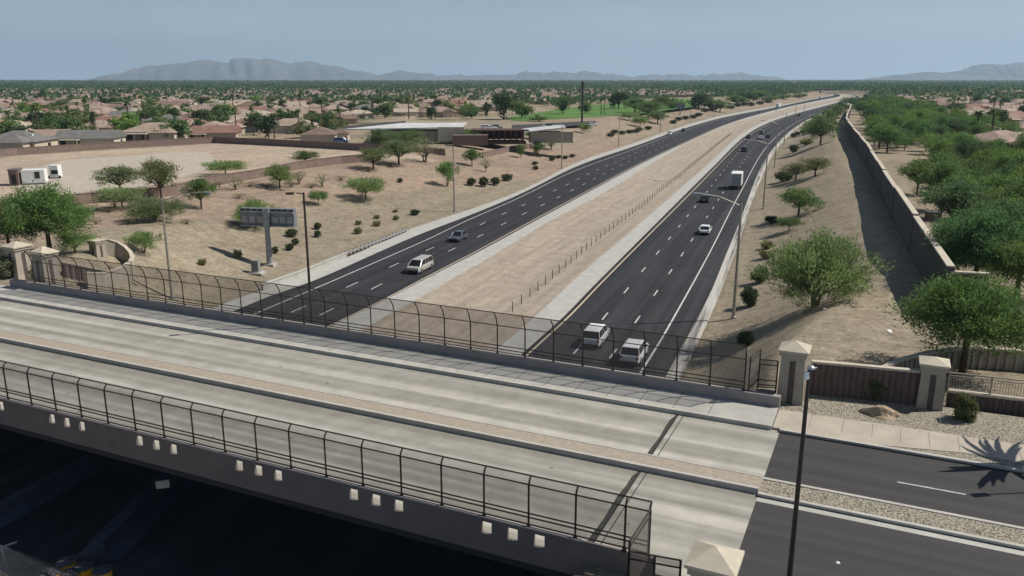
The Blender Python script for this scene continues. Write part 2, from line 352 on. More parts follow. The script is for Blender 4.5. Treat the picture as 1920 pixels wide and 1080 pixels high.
n_ = noise(t, .0016, 8, .65); c = ramp(t, n_, [(.3, (.10, .092, .09)), (.7, (.22, .20, .19))]); t.links.new(c, b.inputs['Base Color']); b.inputs['Roughness'].default_value = 1; M['mountain'] = m

# ------------------------------------------------------------ mesh helpers
class MB:
    def __init__(s): s.v = []; s.f = []; s.m = []
    def add(s, vs_, fs, mi=0):
        o = len(s.v); s.v += [tuple(map(float, q)) for q in vs_]; s.f += [tuple(i+o for i in f_) for f_ in fs]; s.m += [mi]*len(fs); return s
    def box(s, c, size, rz=0, mi=0, taper=1.0):
        x, y, z = (k/2 for k in size); ca, sa = math.cos(rz), math.sin(rz); vs_ = []
        for dz, tp in ((-z, 1), (z, taper)):
            for dx, dy in ((-x, -y), (x, -y), (x, y), (-x, y)):
                dx *= tp; dy *= tp
                vs_.append((c[0]+dx*ca-dy*sa, c[1]+dx*sa+dy*ca, c[2]+dz))
        return s.add(vs_, [(3,2,1,0),(4,5,6,7),(0,1,5,4),(1,2,6,5),(2,3,7,6),(3,0,4,7)], mi)
    def tube(s, p, q, r0, r1=None, k=6, mi=0, cap=True):
        r1 = r0 if r1 is None else r1
        p, q = Vector(p), Vector(q); d_ = q-p
        if d_.length < 1e-6: return s
        a_ = d_.orthogonal().normalized(); b_ = d_.normalized().cross(a_); vs_ = []
        for c_, r_ in ((p, r0), (q, r1)):
            for i in range(k):
                g = 2*math.pi*i/k; vs_.append(c_+(a_*math.cos(g)+b_*math.sin(g))*r_)
        fs = [(i, (i+1) % k, k+(i+1) % k, k+i) for i in range(k)]
        if cap: fs += [tuple(range(k))[::-1], tuple(range(k, 2*k))]
        return s.add(vs_, fs, mi)
    def lathe(s, c, prof, k=12, mi=0, sx=1, sy=1):
        vs_ = [(c[0]+r_*sx*math.cos(2*math.pi*i/k), c[1]+r_*sy*math.sin(2*math.pi*i/k), c[2]+z_) for r_, z_ in prof for i in range(k)]
        n_ = len(prof); fs = [(j*k+i, j*k+(i+1) % k, (j+1)*k+(i+1) % k, (j+1)*k+i) for j in range(n_-1) for i in range(k)]
        fs += [tuple(range(k))[::-1], tuple(range((n_-1)*k, n_*k))]
        return s.add(vs_, fs, mi)
    def quad(s, *p, mi=0): return s.add(p, [tuple(range(len(p)))], mi)
    def prism(s, poly, z0, z1, mi=0):
        n_ = len(poly); vs_ = [(x, y, z0) for x, y in poly]+[(x, y, z1) for x, y in poly]
        return s.add(vs_, [tuple(range(n_))[::-1], tuple(range(n_, 2*n_))]+[(i, (i+1) % n_, n_+(i+1) % n_, n_+i) for i in range(n_)], mi)
    def build(s, name, mats, parent=None, smooth=False, loc=None):
        me = bpy.data.meshes.new(name)
        me.from_pydata(s.v, [], s.f); me.validate()
        for mm in (mats if isinstance(mats, (list, tuple)) else [mats]): me.materials.append(M[mm] if isinstance(mm, str) else mm)
        if len(set(s.m)) > 1 and len(me.polygons) == len(s.m): me.polygons.foreach_set('material_index', s.m)
        if smooth: me.polygons.foreach_set('use_smooth', [True]*len(me.polygons))
        o = bpy.data.objects.new(name, me); COL.objects.link(o)
        if parent is not None: o.parent = parent
        if loc is not None: o.location = loc
        return o
def fast_mesh(name, V, Fq, mat):
    me = bpy.data.meshes.new(name); V = np.asarray(V, np.float32); Fq = np.asarray(Fq, np.int32); k = Fq.shape[1]
    me.vertices.add(len(V)); me.vertices.foreach_set('co', V.ravel())
    me.loops.add(Fq.size); me.loops.foreach_set('vertex_index', Fq.ravel())
    me.polygons.add(len(Fq)); me.polygons.foreach_set('loop_start', np.arange(0, Fq.size, k, dtype=np.int32))
    me.update(calc_edges=True); me.materials.append(M[mat]); return me
def struct(o): o['kind'] = 'structure'; return o
def tag(o, label, cat, group=None, kind=None):
    if label: o['label'] = label
    if cat: o['category'] = cat
    if group: o['group'] = group
    if kind: o['kind'] = kind
    return o
def empty(name, loc, rz=0, label=None, cat=None, group=None):
    o = bpy.data.objects.new(name, None); COL.objects.link(o); o.location = tuple(map(float, loc)); o.rotation_euler = (0, 0, rz); o.empty_display_size = .2
    return tag(o, label, cat, group)
def copy_tree(o, parent=None):
    c_ = o.copy(); COL.objects.link(c_); c_.parent = parent
    if parent is not None: c_.matrix_parent_inverse = o.matrix_parent_inverse.copy()
    for ch in [x for x in KIDS.get(o.name, [])]: copy_tree(ch, c_)
    return c_
KIDS = {}
def reg(root):
    def rec(o):
        ks = [x for x in COL.objects if x.parent == o]
        KIDS[o.name] = ks
        for k_ in ks: rec(k_)
    rec(root); return root
def setcol(o, col, names=None):
    for x in [o]+[c_ for c_ in o.children_recursive]:
        if names is None or x.name.split('.')[0] in names: x.color = (*col, 1)

# ------------------------------------------------------------ ground sheet
az = np.concatenate([np.arange(-80, -36, 2.0), np.arange(-36, 36, .28), np.arange(36, 82, 2.0)])
rr = [3.0]
while rr[-1] < 18000: rr.append(rr[-1]*(1.011 if rr[-1] > 30 else 1.05) if rr[-1] < 900 else rr[-1]*1.05)
rr = np.array(rr)
A_, R_ = np.meshgrid(np.radians(az), rr)
GX, GY = (R_*np.sin(A_)).ravel(), (R_*np.cos(A_)).ravel()
GXY = np.stack([GX, GY], 1); GZ = ht(GXY)
GZ = GZ+np.where((GZ > .3) & (R_.ravel() < 400), .03*np.sin(GX*.9+np.sin(GY*.35)*2)*np.cos(GY*.7+np.sin(GX*.5)*1.5), 0)
na = len(az); I = (np.arange(len(rr)-1)[:, None]*na+np.arange(na-1)[None]).ravel()
me = fast_mesh('ground', np.stack([GX, GY, GZ], 1), np.stack([I, I+1, I+na+1, I+na], 1), 'soil')
def wpoly(pix, z=5.6): return [tuple(at(x, y, z)[:2]) for x, y in pix]
def inside(P, poly):
    x, y = P[:, 0], P[:, 1]; r_ = np.zeros(len(P), bool); j = len(poly)-1
    for i in range(len(poly)):
        xi, yi = poly[i]; xj, yj = poly[j]
        r_ ^= ((yi > y) != (yj > y)) & (x < (xj-xi)*(y-yi)/(yj-yi+1e-12)+xi); j = i
    return r_
LOT = wpoly([(-60,305),(30,292),(405,268),(835,291),(640,302),(480,335),(330,368),(170,383),(-60,400)])
REDZ = wpoly([(-200,470),(60,470),(230,425),(440,385),(640,345),(830,318),(960,300),(1180,262),(1180,240),(900,270),(700,292),(480,330),(170,375),(-200,385)])
def attr(name, val):
    a_ = me.attributes.new(name, 'FLOAT', 'POINT'); a_.data.foreach_set('value', np.asarray(val, np.float32))
el = -sdist(GXY, 'a'); er = sdist(GXY, 'p')
attr('lot', inside(GXY, LOT).astype(float)); attr('red', inside(GXY, REDZ)*.85+((el > 5) & (GY > 330) & (el < 60))*.5)
attr('yard', np.clip(np.where(el > 0, (el-75)/40, (er-30)/20), 0, 1)*(GY > 60)*(~inside(GXY, LOT))*np.where(el > 0, np.clip((GY-265)/30, 0, 1), 1))
me.polygons.foreach_set('use_smooth', [True]*len(me.polygons))
g = bpy.data.objects.new('ground', me); COL.objects.link(g); struct(g)
def sheet(name, poly, z, mat, kind='structure'):
    o = MB().add([(x, y, z) for x, y in poly], [tuple(range(len(poly)))]).build(name, mat)
    o['kind'] = kind; return o

# ------------------------------------------------------------ freeway
def strip(name, A, B, z, mat, skirt=0, cross=(0,), y0=-60, y1=2650, sag=0):
    sel = (YS >= y0) & (YS <= y1); ys = YS[sel]; xa, xb = LX[A][sel], LX[B][sel]; nn_ = len(ys)
    cr_ = np.linspace(0, 1, 9) if sag else np.array([0, 1.])
    V = []; Fs = []
    for t_ in cr_: V += [(x, y, z-sag*math.sin(math.pi*t_)) for x, y in zip(xa+(xb-xa)*t_, ys)]
    for c_ in range(len(cr_)-1):
        o_ = c_*nn_; Fs += [(o_+i, o_+nn_+i, o_+nn_+i+1, o_+i+1) for i in range(nn_-1)]
    if skirt:
        b0 = len(V); V += [(x, y, z-skirt) for x, y in zip(xa, ys)]; Fs += [(i, i+1, b0+i+1, b0+i) for i in range(nn_-1)]
        b1 = len(V); V += [(x, y, z-skirt) for x, y in zip(xb, ys)]; o_ = (len(cr_)-1)*nn_; Fs += [(o_+i+1, o_+i, b1+i, b1+i+1) for i in range(nn_-1)]
    o = MB().add(V, Fs).build(name, mat); return struct(o)
strip('freeway_road', 'b', 'g', 0, 'asphalt', .3)
strip('freeway_road', 'j', 'o', 0, 'asphalt', .3)
strip('gutter', 'a', 'b', .05, 'gutter', .5)
strip('gutter', 'g', 'h', .05, 'gutter', .5)
strip('gutter', 'i', 'j', .05, 'gutter', .5)
strip('shoulder', 'o', 'p', .03, 'dusty', .5)
strip('median_ground', 'h', 'i', .02, 'median', 0, sag=.45)
def path_pts(line, off=0, y0=-60, y1=2600):
    sel = (YS >= y0) & (YS <= y1); P = np.stack([LX[line][sel], YS[sel]], 1)
    T = np.gradient(P, axis=0); T /= np.linalg.norm(T, axis=1)[:, None]
    return P+off*np.stack([T[:, 1], -T[:, 0]], 1), T
def ribbon(mb, P, T, wd, z):
    N = np.stack([T[:, 1], -T[:, 0]], 1)*wd/2; n_ = len(P)
    V = [(*q, z) for q in P-N]+[(*q, z) for q in P+N]
    mb.add(V, [(i, n_+i, n_+i+1, i+1) for i in range(n_-1)])
def solid(name, line, wd, mat, off=0, y0=-60, y1=2600, z=.005):
    mb = MB(); ribbon(mb, *path_pts(line, off, y0, y1), wd, z); return struct(mb.build(name, mat))
solid('white_lane_line', 'c', .2, 'white_line', y1=900); solid('white_lane_line', 'n', .2, 'white_line', y1=900)
solid('yellow_lane_line', 'f', .2, 'yellow_line', y1=900); solid('yellow_lane_line', 'k', .2, 'yellow_line', y1=900)
def dashes(line, first, per, y1=800):
    P, T = path_pts(line); S = np.concatenate([[0], np.cumsum(np.linalg.norm(np.diff(P, axis=0), axis=1))])
    y = at(*first)[1]; s0 = np.interp(y, P[:, 1], S); mb = MB(); mb2 = MB(); s = s0-15*per
    while s < S[-1]:
        ss = np.linspace(s-1.5, s+1.5, 3); q = np.stack([np.interp(ss, S, P[:, 0]), np.interp(ss, S, P[:, 1])], 1)
        if q[1, 1] > y1: break
        tt = q[-1]-q[0]; tt = np.repeat((tt/np.linalg.norm(tt))[None], 3, 0)
        ribbon(mb, q, tt, .17, .0055)
        s += per
    struct(mb.build('dashed_lane_line', 'white_line'))
    q, tt = path_pts(line, .0, 20, 300); ribbon(mb2, q, tt, .035, .0025); struct(mb2.build('lane_seam', 'crack'))
dashes('l', (1134.3, 592.8), 12.192); dashes('m', (1195.1, 599.1), 12.192)
dashes('d', (660, 534), 12.1); dashes('e', (706, 537), 12.3)

# ------------------------------------------------------------ overpass
def slab(name, d0, d1, n0, n1, z0, z1, mat, bev=False, parent=None):
    mb = MB(); poly = [br(d0, n0)[:2], br(d1, n0)[:2], br(d1, n1)[:2], br(d0, n1)[:2]]
    if (d1-d0)*(n1-n0) > 0: poly = poly
    mb.prism(poly, z0, z1); o = mb.build(name, mat, parent)
    return o
NI, NO, FI, FO = 27.64, 27.5, 46.6, 46.95
bridge = empty('overpass', br(-39, 37), 0, 'concrete road overpass crossing above the freeway in the foreground', 'overpass')
bl = np.array(bridge.location)
def bpart(name, o):
    o.parent = bridge; o.location = tuple(-bl); o.name = name; return o
def grid_slab(name, d0, d1, n0, n1, z, mat):
    return slab(name, d0, d1, n0, n1, z-.3, z, mat)
bpart('deck', slab('deck', D0, D1, NI+.01, FO, ZB-.3, ZB, 'deck'))
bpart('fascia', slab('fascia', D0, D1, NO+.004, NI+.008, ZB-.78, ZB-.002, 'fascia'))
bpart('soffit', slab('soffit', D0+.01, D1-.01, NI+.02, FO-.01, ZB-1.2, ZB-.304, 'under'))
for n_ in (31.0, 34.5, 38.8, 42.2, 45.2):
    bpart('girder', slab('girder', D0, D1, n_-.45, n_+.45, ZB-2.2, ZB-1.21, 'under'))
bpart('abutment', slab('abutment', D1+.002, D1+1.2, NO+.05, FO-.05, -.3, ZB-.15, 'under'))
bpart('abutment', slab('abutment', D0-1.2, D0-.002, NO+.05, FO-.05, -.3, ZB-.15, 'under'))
struct(slab('underpass_shade_sheet', D0, D1, 25.2, 46.0, .06, .075, 'asphalt'))  # dark sheet added over median and gutters to paint in the bridge's shade
# pier wall in the freeway median
pm = np.array([(np.interp(40, YS, LX['h'])+np.interp(40, YS, LX['i']))/2, 40.]); dm = pm@BD
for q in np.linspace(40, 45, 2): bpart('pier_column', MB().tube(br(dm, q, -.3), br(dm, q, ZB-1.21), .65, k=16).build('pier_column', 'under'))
# near parapet with groups of square openings
mb = MB(); zb0, zb1 = ZB+.0, ZB+.85
ops = []
g0 = [at(x, y, ZB+.5)[:2]@BD for x, y in ((10,762),(122,789),(289,832),(478,882),(697,940),(952,1006))]
per = np.mean(np.diff(g0[1:])); gcs = [g0[3]+per*k_ for k_ in range(-5, 3)]
for gc in gcs:
    for k_ in (-1, 0, 1): ops.append(gc+k_*per*.178)
ops = [o_ for o_ in ops if D0 < o_ < D1-.6]
hw = .235; cur = D0
yo = ZB+.10; yt = ZB+.66
mb2 = MB()
for o_ in sorted(ops)+[None]:
    e_ = (o_-hw) if o_ is not None else D1+3.0
    mb.prism([br(cur, NO)[:2], br(e_, NO)[:2], br(e_, NI)[:2], br(cur, NI)[:2]], zb0, zb1)
    if o_ is not None:
        mb.prism([br(e_, NO)[:2], br(e_+2*hw, NO)[:2], br(e_+2*hw, NI)[:2], br(e_, NI)[:2]], zb0, yo)
        mb.prism([br(e_, NO)[:2], br(e_+2*hw, NO)[:2], br(e_+2*hw, NI)[:2], br(e_, NI)[:2]], yt, zb1)
        cur = e_+2*hw
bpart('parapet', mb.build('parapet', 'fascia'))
mb = MB(); mb.prism([br(D0, NO-.06)[:2], br(D1, NO-.06)[:2], br(D1, NI+.03)[:2], br(D0, NI+.03)[:2]], zb1+.002, zb1+.06); bpart('coping', mb.build('coping', 'parapet'))
mb = MB(); mb.prism([br(D0-3.2, FI)[:2], br(D1+5.3, FI)[:2], br(D1+5.3, FO)[:2], br(D0-3.2, FO)[:2]], ZB-.1, ZB+.85); bpart('parapet', mb.build('parapet', 'parapet'))
mb = MB(); mb.prism([br(D0-3.2, FI-.03)[:2], br(D1+5.3, FI-.03)[:2], br(D1+5.3, FO+.03)[:2], br(D0-3.2, FO+.03)[:2]], ZB+.852, ZB+.90); bpart('coping', mb.build('coping', 'parapet'))
bpart('wing_wall', slab('wing_wall', D1+.004, D1+3.4, NO+.004, NI-.004, -1, ZB-.004, 'fascia'))
# raised walk, median and kerbs
WE = -4.0
bpart('walkway', slab('walkway', D0-14, -4.45, 43.95, FI, ZB-.1, ZB+.25, 'walk'))
bpart('kerb', slab('kerb', D0-14, -4.45, 43.70, 43.947, ZB-.1, ZB+.253, 'curb'))
bpart('median_strip', slab('median_strip', D0-14, WE, 36.22, 37.3, ZB-.1, ZB+.27, 'paver'))
bpart('kerb', slab('kerb', D0-14, WE, 36.02, 36.218, ZB-.1, ZB+.29, 'curb'))
bpart('kerb', slab('kerb', D0-14, WE, 37.302, 37.42, ZB-.1, ZB+.29, 'curb'))
mb = MB()
q = -8.0
while q > D0-10:
    P_ = [br(q, 43.96), br(q+.03, 43.96), br(q+.03, FI-.01), br(q, FI-.01)]
    mb.add([(x[0], x[1], ZB+.255) for x in P_], [(0,1,2,3)]); q -= 2.05
bpart('walk_joint', mb.build('walk_joint', 'crack'))
for (d0_, w_, n0_, n1_) in ((D1-.05, .16, NI, 36.0), (D1-.05, .16, 37.43, 43.68), (D1+.36, .05, NI, 36.0), (D1+.36, .05, 37.43, 43.68), (D0+.1, .14, 37.43, 43.68), (D0+.1, .14, NI, 36.0)):
    bpart('expansion_joint', MB().add([(*br(d0_+dd, nn_)[:2], ZB+.004) for dd, nn_ in ((0, n0_), (w_, n0_), (w_, n1_), (0, n1_))], [(0,1,2,3)]).build('expansion_joint', 'crack'))
for n0_, n1_, wmax in ((28.2, 35.9, .15), (37.5, 43.6, .11)):
    ns_ = np.arange(n0_, n1_, .18); V = []
    for k_, q in enumerate(ns_):
        w_ = wmax*(.75+.2*math.sin(k_*.31)+.15*random.random())*min(1, k_/3, (len(ns_)-1-k_)/3); V += [(*br(D1-.06-w_, q)[:2], ZB+.006), (*br(D1-.055, q)[:2], ZB+.006)]
    bpart('sealant_stain', MB().add(V, [(2*i_, 2*i_+1, 2*i_+3, 2*i_+2) for i_ in range(len(ns_)-1)]).build('sealant_stain', 'crack'))
def top_sheet(name, d0, d1, n0, n1, z, mat): return struct(slab(name, d0, d1, n0, n1, z-.12, z, mat))
top_sheet('approach_slab', D1+.002, WE, 27.85, FO, ZB, 'deck')
top_sheet('approach_slab', D0-14, D0-.002, 27.85, FO, ZB, 'deck')
top_sheet('street', WE+.002, 45, 23.5, 36.0, ZB-.004, 'street')
top_sheet('street', WE+.002, 45, 37.4, 43.6, ZB-.004, 'street')
top_sheet('planted_median', WE, 45, 36.0, 37.4, ZB+.12, 'gravel')
for n0_, n1_ in ((35.80, 36.0), (37.4, 37.6), (43.6, 43.85)): top_sheet('kerb', WE, 45, n0_, n1_, ZB+.16, 'curb')
for n0_, n1_ in ((35.35, 35.80), (37.6, 37.8)): top_sheet('gutter_pan', WE, 45, n0_, n1_, ZB+.004, 'gutter')
# pavement sheets beyond the bridge: beige walk, gravel bed
sw = [(-4.4, 43.85), (45, 43.85), (45, 46.3), (9, 46.4), (3, 46.6), (-.2, 46.55), (-4.4, 46.6)]
struct(MB().prism([tuple(br(*q)[:2]) for q in [(-4.45+.05, 44.6-.75), (1.0, 43.86), (5, 44.7), (45, 44.9), (45, 47.1), (5, 47.0), (1.5, 46.9), (-4.4, 46.6)]], ZB-.1, ZB+.14).build('sidewalk', 'beige_walk'))
mb = MB()
for q in (-2.6, -.9, .6, 2.0, 3.4, 4.8, 6.2, 7.6, 9):
    mb.add([(*br(q+dd, nn_)[:2], ZB+.144) for dd, nn_ in ((0, 44.75), (.03, 44.75), (.03, 46.7), (0, 46.7))], [(0,1,2,3)])
struct(mb.build('sidewalk_joint', 'tooled_joint'))
struct(MB().prism([tuple(br(*q)[:2]) for q in [(1.2, 43.87), (5, 44.68), (45, 44.88), (45, 43.87)]], ZB-.1, ZB+.12).build('verge', 'gravel'))
struct(MB().prism([tuple(br(*q)[:2]) for q in [(-4.4, 46.62), (1.5, 46.92), (5, 47.02), (45, 47.12), (45, 52.6), (-4.4, 51.0)]], ZB-.1, ZB+.06).build('gravel_bed', 'gravel'))
mb = MB()
for a_ in ((1.9, 4.8),):
    mb.add([(*br(q_, nn_)[:2], ZB+.001) for q_, nn_ in ((a_[0], 40.05), (a_[1], 40.05), (a_[1], 40.15), (a_[0], 40.15))], [(0,1,2,3)])
struct(mb.build('white_lane_line', 'white_line'))
tag(MB().box((*br(-2.55, 40.55)[:2], ZB+.015), (.16, .16, .03), 0, 0, .6).build('raised_marker', 'white'), 'small white reflector on the asphalt beside the foreground lamp post', 'road marker')
P_ = at(1571, 1055, ZB); tag(MB().box((P_[0], P_[1], ZB+.015), (.16, .16, .03), 0, 0, .6).build('raised_marker', 'white'), 'small white reflector on the nearest asphalt at the bottom right', 'road marker')

# ------------------------------------------------------------ fences on the bridge
def bent_fence(name, ds, n_, z0, inward, label, bend=(1.95, .55, .55), rails=(.12, .55), closed_end=None):
    base = br((ds[0]+ds[-1])/2, n_, z0); root = empty(name, base, 0, label, 'fence')
    def loc(d, nn, z): return br(d, nn, z)-base
    hb, dx, dz = bend
    for d in ds:
        mb = MB(); a0, a1, a2 = loc(d, n_, z0-.15), loc(d, n_, z0+hb), loc(d, n_+inward*dx, z0+hb+dz)
        am = loc(d, n_+inward*dx*.35, z0+hb+dz*.55)
        mb.tube(a0, a1, .045, k=6).tube(a1, am, .042, k=6).tube(am, a2, .04, k=6); mb.box(a0+np.array([0, 0, .12]), (.16, .16, .12))
        mb.build('post', 'rail', root)
    for zz, nn in ((hb+dz, inward*dx), (hb, 0), *((r_, 0) for r_ in rails)):
        MB().tube(loc(ds[0], n_+nn, z0+zz), loc(ds[-1], n_+nn, z0+zz), .035, k=6).build('rail', 'rail', root)
    mb = MB(); prof = [(0, .1), (0, hb), (inward*dx*.35, hb+dz*.55), (inward*dx, hb+dz)]
    for (o1, z1_), (o2, z2_) in zip(prof, prof[1:]):
        mb.quad(loc(ds[0], n_+o1, z0+z1_), loc(ds[-1], n_+o1, z0+z1_), loc(ds[-1], n_+o2, z0+z2_), loc(ds[0], n_+o2, z0+z2_))
    mb.build('wire_mesh', 'mesh', root)
    return root
fd0 = at(1395, 733, ZB+.85)[:2]@BD
fds = [fd0-2.03*k_ for k_ in range(int((fd0-(D0-1.6))/2.03)+1)]
bent_fence('chain_link_fence', fds, 46.78, ZB+.9, -1, 'dark chain link fence with inward bent top on the far side of the overpass', bend=(1.95, .55, 1.05), rails=(.1, .3, .55))
nd0 = at(1172, 1030, ZB+.85)[:2]@BD
nds = [nd0+.95]+[nd0-2.05*k_ for k_ in range(24)]
bent_fence('chain_link_fence', nds, 27.57, ZB+.9, 1, 'dark chain link fence with grey mesh panels on the near side of the overpass', bend=(1.9, .22, .3), rails=(.1, .42, .6))
def flat_fence(name, A, B, z, hgt, label, posts=2, rails=(.12, .3, -.12, 0), mat='rail'):
    A, B = np.array(A[:2]), np.array(B[:2]); base = np.array([*((A+B)/2), z]); root = empty(name, base, 0, label, 'fence')
    for t_ in np.linspace(0, 1, posts):
        q = A+(B-A)*t_; MB().tube((*(q-base[:2]), -.2), (*(q-base[:2]), hgt), .045, k=6).build('post', mat, root)
    for r_ in rails:
        zz = hgt+r_ if r_ <= 0 else r_
        MB().tube((*(A-base[:2]), zz), (*(B-base[:2]), zz), .035, k=6).build('rail', mat, root)
    MB().quad((*(A-base[:2]), .1), (*(B-base[:2]), .1), (*(B-base[:2]), hgt), (*(A-base[:2]), hgt)).build('wire_mesh', 'mesh', root)
    return root
c0 = br(fd0+.25, 46.8); c1 = br(fd0+.55, 48.6)
flat_fence('return_fence', c0, c1, ZB+.8, 2.2, 'short chain link return at the right end of the far bridge fence', rails=(.3, 0, -.25))
c2 = br(-4.9, 49.0)
flat_fence('low_fence', c1, br(-4.9, 48.75), ZB+.5, 1.85, 'short chain link panel between the far bridge fence and the stucco pillar', rails=(.1, .25, .55, -.3, 0))
tag(slab('end_wall', fd0+.45, -4.9, 48.5, 48.75, ZB-1.2, ZB+.45, 'parapet'), 'low dark concrete wall beneath the fence panel left of the stucco pillar', 'wall')
e0 = br(nd0+.15, 27.6); e1 = at(1180, 1030, ZB+1.2)
cA = br(nd0+.98, 27.55)
cB = br(nd0+.9, 25.1)
flat_fence('return_fence', cA, cB, ZB+.6, 2.3, 'chain link return panel at the corner of the near bridge fence', rails=(.3, 0, -.25))
flat_fence('low_fence', cB, br(nd0+2.7, 25.3), ZB+.6, 1.9, 'low chain link section running from the near fence corner to the bottom pillar', posts=3, rails=(.12, .4, -.3, 0))
tag(slab('end_wall', nd0+1.2, nd0+4.2, 25.5, 25.8, ZB-1, ZB+.55, 'blockwall'), 'low red brown wall beside the bottom pillar', 'wall')

# ------------------------------------------------------------ pillars and walls beside the bridge
def pillar(P, wb, h, rz, label, mats=('pillar', 'pillar_dark', 'pillar_cap')):
    root = empty('pillar', P, rz, label, 'pillar', 'stucco pillars with pyramid caps')
    hc = h*.78; MB().box((0, 0, hc/2-.3), (wb, wb, hc+.6), 0, 0, .86).build('shaft', mats[0], root)
    mb = MB()
    for a_ in range(4):
        ca, sa = math.cos(a_*math.pi/2), math.sin(a_*math.pi/2)
        pts = []
        for zz in (-.2, hc-.25):
            tpr = 1-.14*(zz+.6)/(hc+.6); y_ = -wb/2*tpr-.012
            for x_ in (-wb*.11, wb*.11): pts.append((x_*ca-y_*sa, x_*sa+y_*ca, zz))
        mb.quad(pts[0], pts[1], pts[3], pts[2])
    mb.build('recess', mats[1], root)
    w2 = wb*.5
    mb = MB(); mb.box((0, 0, hc+.13), (w2*2, w2*2, .26)); mb.build('collar', mats[0], root)
    mb = MB(); w3 = wb*.56; mb.box((0, 0, hc+.32), (w3*2, w3*2, .12))
    z1_ = hc+.381; mb.add([(-w3, -w3, z1_), (w3, -w3, z1_), (w3, w3, z1_), (-w3, w3, z1_), (0, 0, h)], [(0,1,4),(1,2,4),(2,3,4),(3,0,4)])
    mb.build('cap', mats[2], root)
    return root
RZ = -BR
pillar(br(-4.0, 48.7, ZB), 1.55, 3.8, RZ, 'tall stucco pillar with pyramid cap at the right end of the far bridge fence')
pillar(br(3.55, 51.2, ZB), 1.45, 3.1, RZ, 'stucco pillar standing between the ribbed brown wall and the picket fence')
Pn = at(1342, 1024, ZB+3.7); pillar((Pn[0], Pn[1], ZB), 1.5, 3.7, RZ, 'stucco pillar whose pyramid cap shows at the bottom edge of the picture')
def hand_pillar(px, pyb, pyt, wpx, label):
    P = ground(px, pyb); h_ = top_z(P, pyt)-P[2]; pillar(P, wpx*mpp(P), h_, RZ, label)
hand_pillar(92, 545, 461, 34, 'stucco pillar at the left end of the far bridge fence')
hand_pillar(40, 520, 452, 34, 'stucco pillar behind grey bushes at the far left edge')
hand_pillar(184, 478, 449, 22, 'small stucco pillar joined to the curved cream wall')
def wall(pts, z0s, h_, th_, label, mat='blockwall', cap='wallcap', ribs=0, name='garden_wall', cat='wall', group=None, depth=.6):
    pts = [np.array(q[:2]) for q in pts]; base = np.array([*pts[0], z0s[0]]); root = empty(name, base, 0, label, cat, group)
    T = np.gradient(np.array(pts), axis=0); T /= np.linalg.norm(T, axis=1)[:, None]; N = np.stack([T[:, 1], -T[:, 0]], 1)
    def body(w_, za, zb, nm, mt):
        V = []
        for q, n_, z_ in zip(pts, N, z0s):
            for sgn in (-1, 1):
                for zz in (za, zb): V.append((*(q+n_*w_/2*sgn-base[:2]), z_-base[2]+zz))
        Fs = []
        for i in range(len(pts)-1):
            a_, b_ = i*4, i*4+4; Fs += [(a_, b_, b_+1, a_+1), (a_+1, b_+1, b_+3, a_+3), (a_+3, b_+3, b_+2, a_+2), (a_+2, b_+2, b_, a_)]
        e_ = len(V)-4; Fs += [(0, 1, 3, 2), (e_, e_+2, e_+3, e_+1)]
        MB().add(V, Fs).build(nm, mt, root)
    body(th_, -depth, h_, 'wall_body', mat); body(th_+.14, h_+.002, h_+.14, 'wall_cap', cap)
    if ribs:
        mb = MB(); tot = 0
        for i in range(len(pts)-1):
            Lg = np.linalg.norm(pts[i+1]-pts[i]); k_ = max(1, int(Lg/ribs))
            for j in range(k_):
                q = pts[i]+(pts[i+1]-pts[i])*((j+.5)/k_); z_ = z0s[i]+(z0s[i+1]-z0s[i])*((j+.5)/k_)-base[2]
                ang = math.atan2(T[i][1], T[i][0]); mb.box((*(q-base[:2]), z_+(h_-.02-depth)/2), (ribs*.45, th_+.22, h_-.02+depth), ang)
        mb.build('ribs', 'pillar_dark' if mat == 'blockwall' else mat, root)
    return root
wall([br(-3.1, 50.2), br(-1, 50.55), br(2.9, 51.1)], [ZB]*3, 2.05, .25, 'straight ribbed brown wall between the two stucco pillars', ribs=.33)
cw = [at(*q, ZB+1.0)[:2] for q in ((1655,692),(1690,676),(1735,664),(1780,657),(1830,655),(1880,657),(1935,661),(1990,668))]
cw = [np.array([*q]) for q in cw]
wall(cw, [ZB-.1]*len(cw), 1.1, .25, 'curved ribbed cream wall behind the second stucco pillar', mat='pillar', ribs=.45)
pf = [br(4.5, 52.1), br(20, 53.2)]
wall(pf, [ZB, ZB], .75, .25, 'low brown wall carrying the picket fence at the right edge', ribs=.33)
root = empty('picket_fence', br(4.5, 52.1, ZB+.9), math.atan2(*(pf[1]-pf[0])[[1, 0]]), 'metal picket fence on the low brown wall at the right edge', 'fence')
for x_ in np.arange(0, 15.5, 2.2): MB().box((x_, 0, .55), (.09, .09, 1.1)).build('post', 'pillar', root)
MB().box((7.7, 0, 1.05), (15.5, .07, .07)).build('rail', 'pillar', root); MB().box((7.7, 0, .88), (15.5, .05, .05)).build('rail', 'pillar', root); MB().box((7.7, 0, .1), (15.5, .05, .05)).build('rail', 'pillar', root)
mb = MB()
for x_ in np.arange(.12, 15.4, .15): mb.box((x_, 0, .48), (.025, .025, .76))
tag(mb.build('pickets', 'pillar', root), None, None, None, 'stuff')
# left curved wall
lw_ = [ground(*q) for q in ((192,476),(205,479),(222,484),(238,493),(248,503),(252,513),(248,522),(225,536),(196,545),(165,545))]
wall(lw_, [q[2] for q in lw_], 1.9, .3, 'curved cream wall sweeping around behind the left end of the bridge fence', mat='pillar')
lw2 = [ground(*q) for q in ((118,518),(140,522),(170,528),(205,534))]
wall(lw2, [q[2]-.3 for q in lw2], 1.8, .25, 'ribbed brown wall seen through the left end of the bridge fence', ribs=.4)

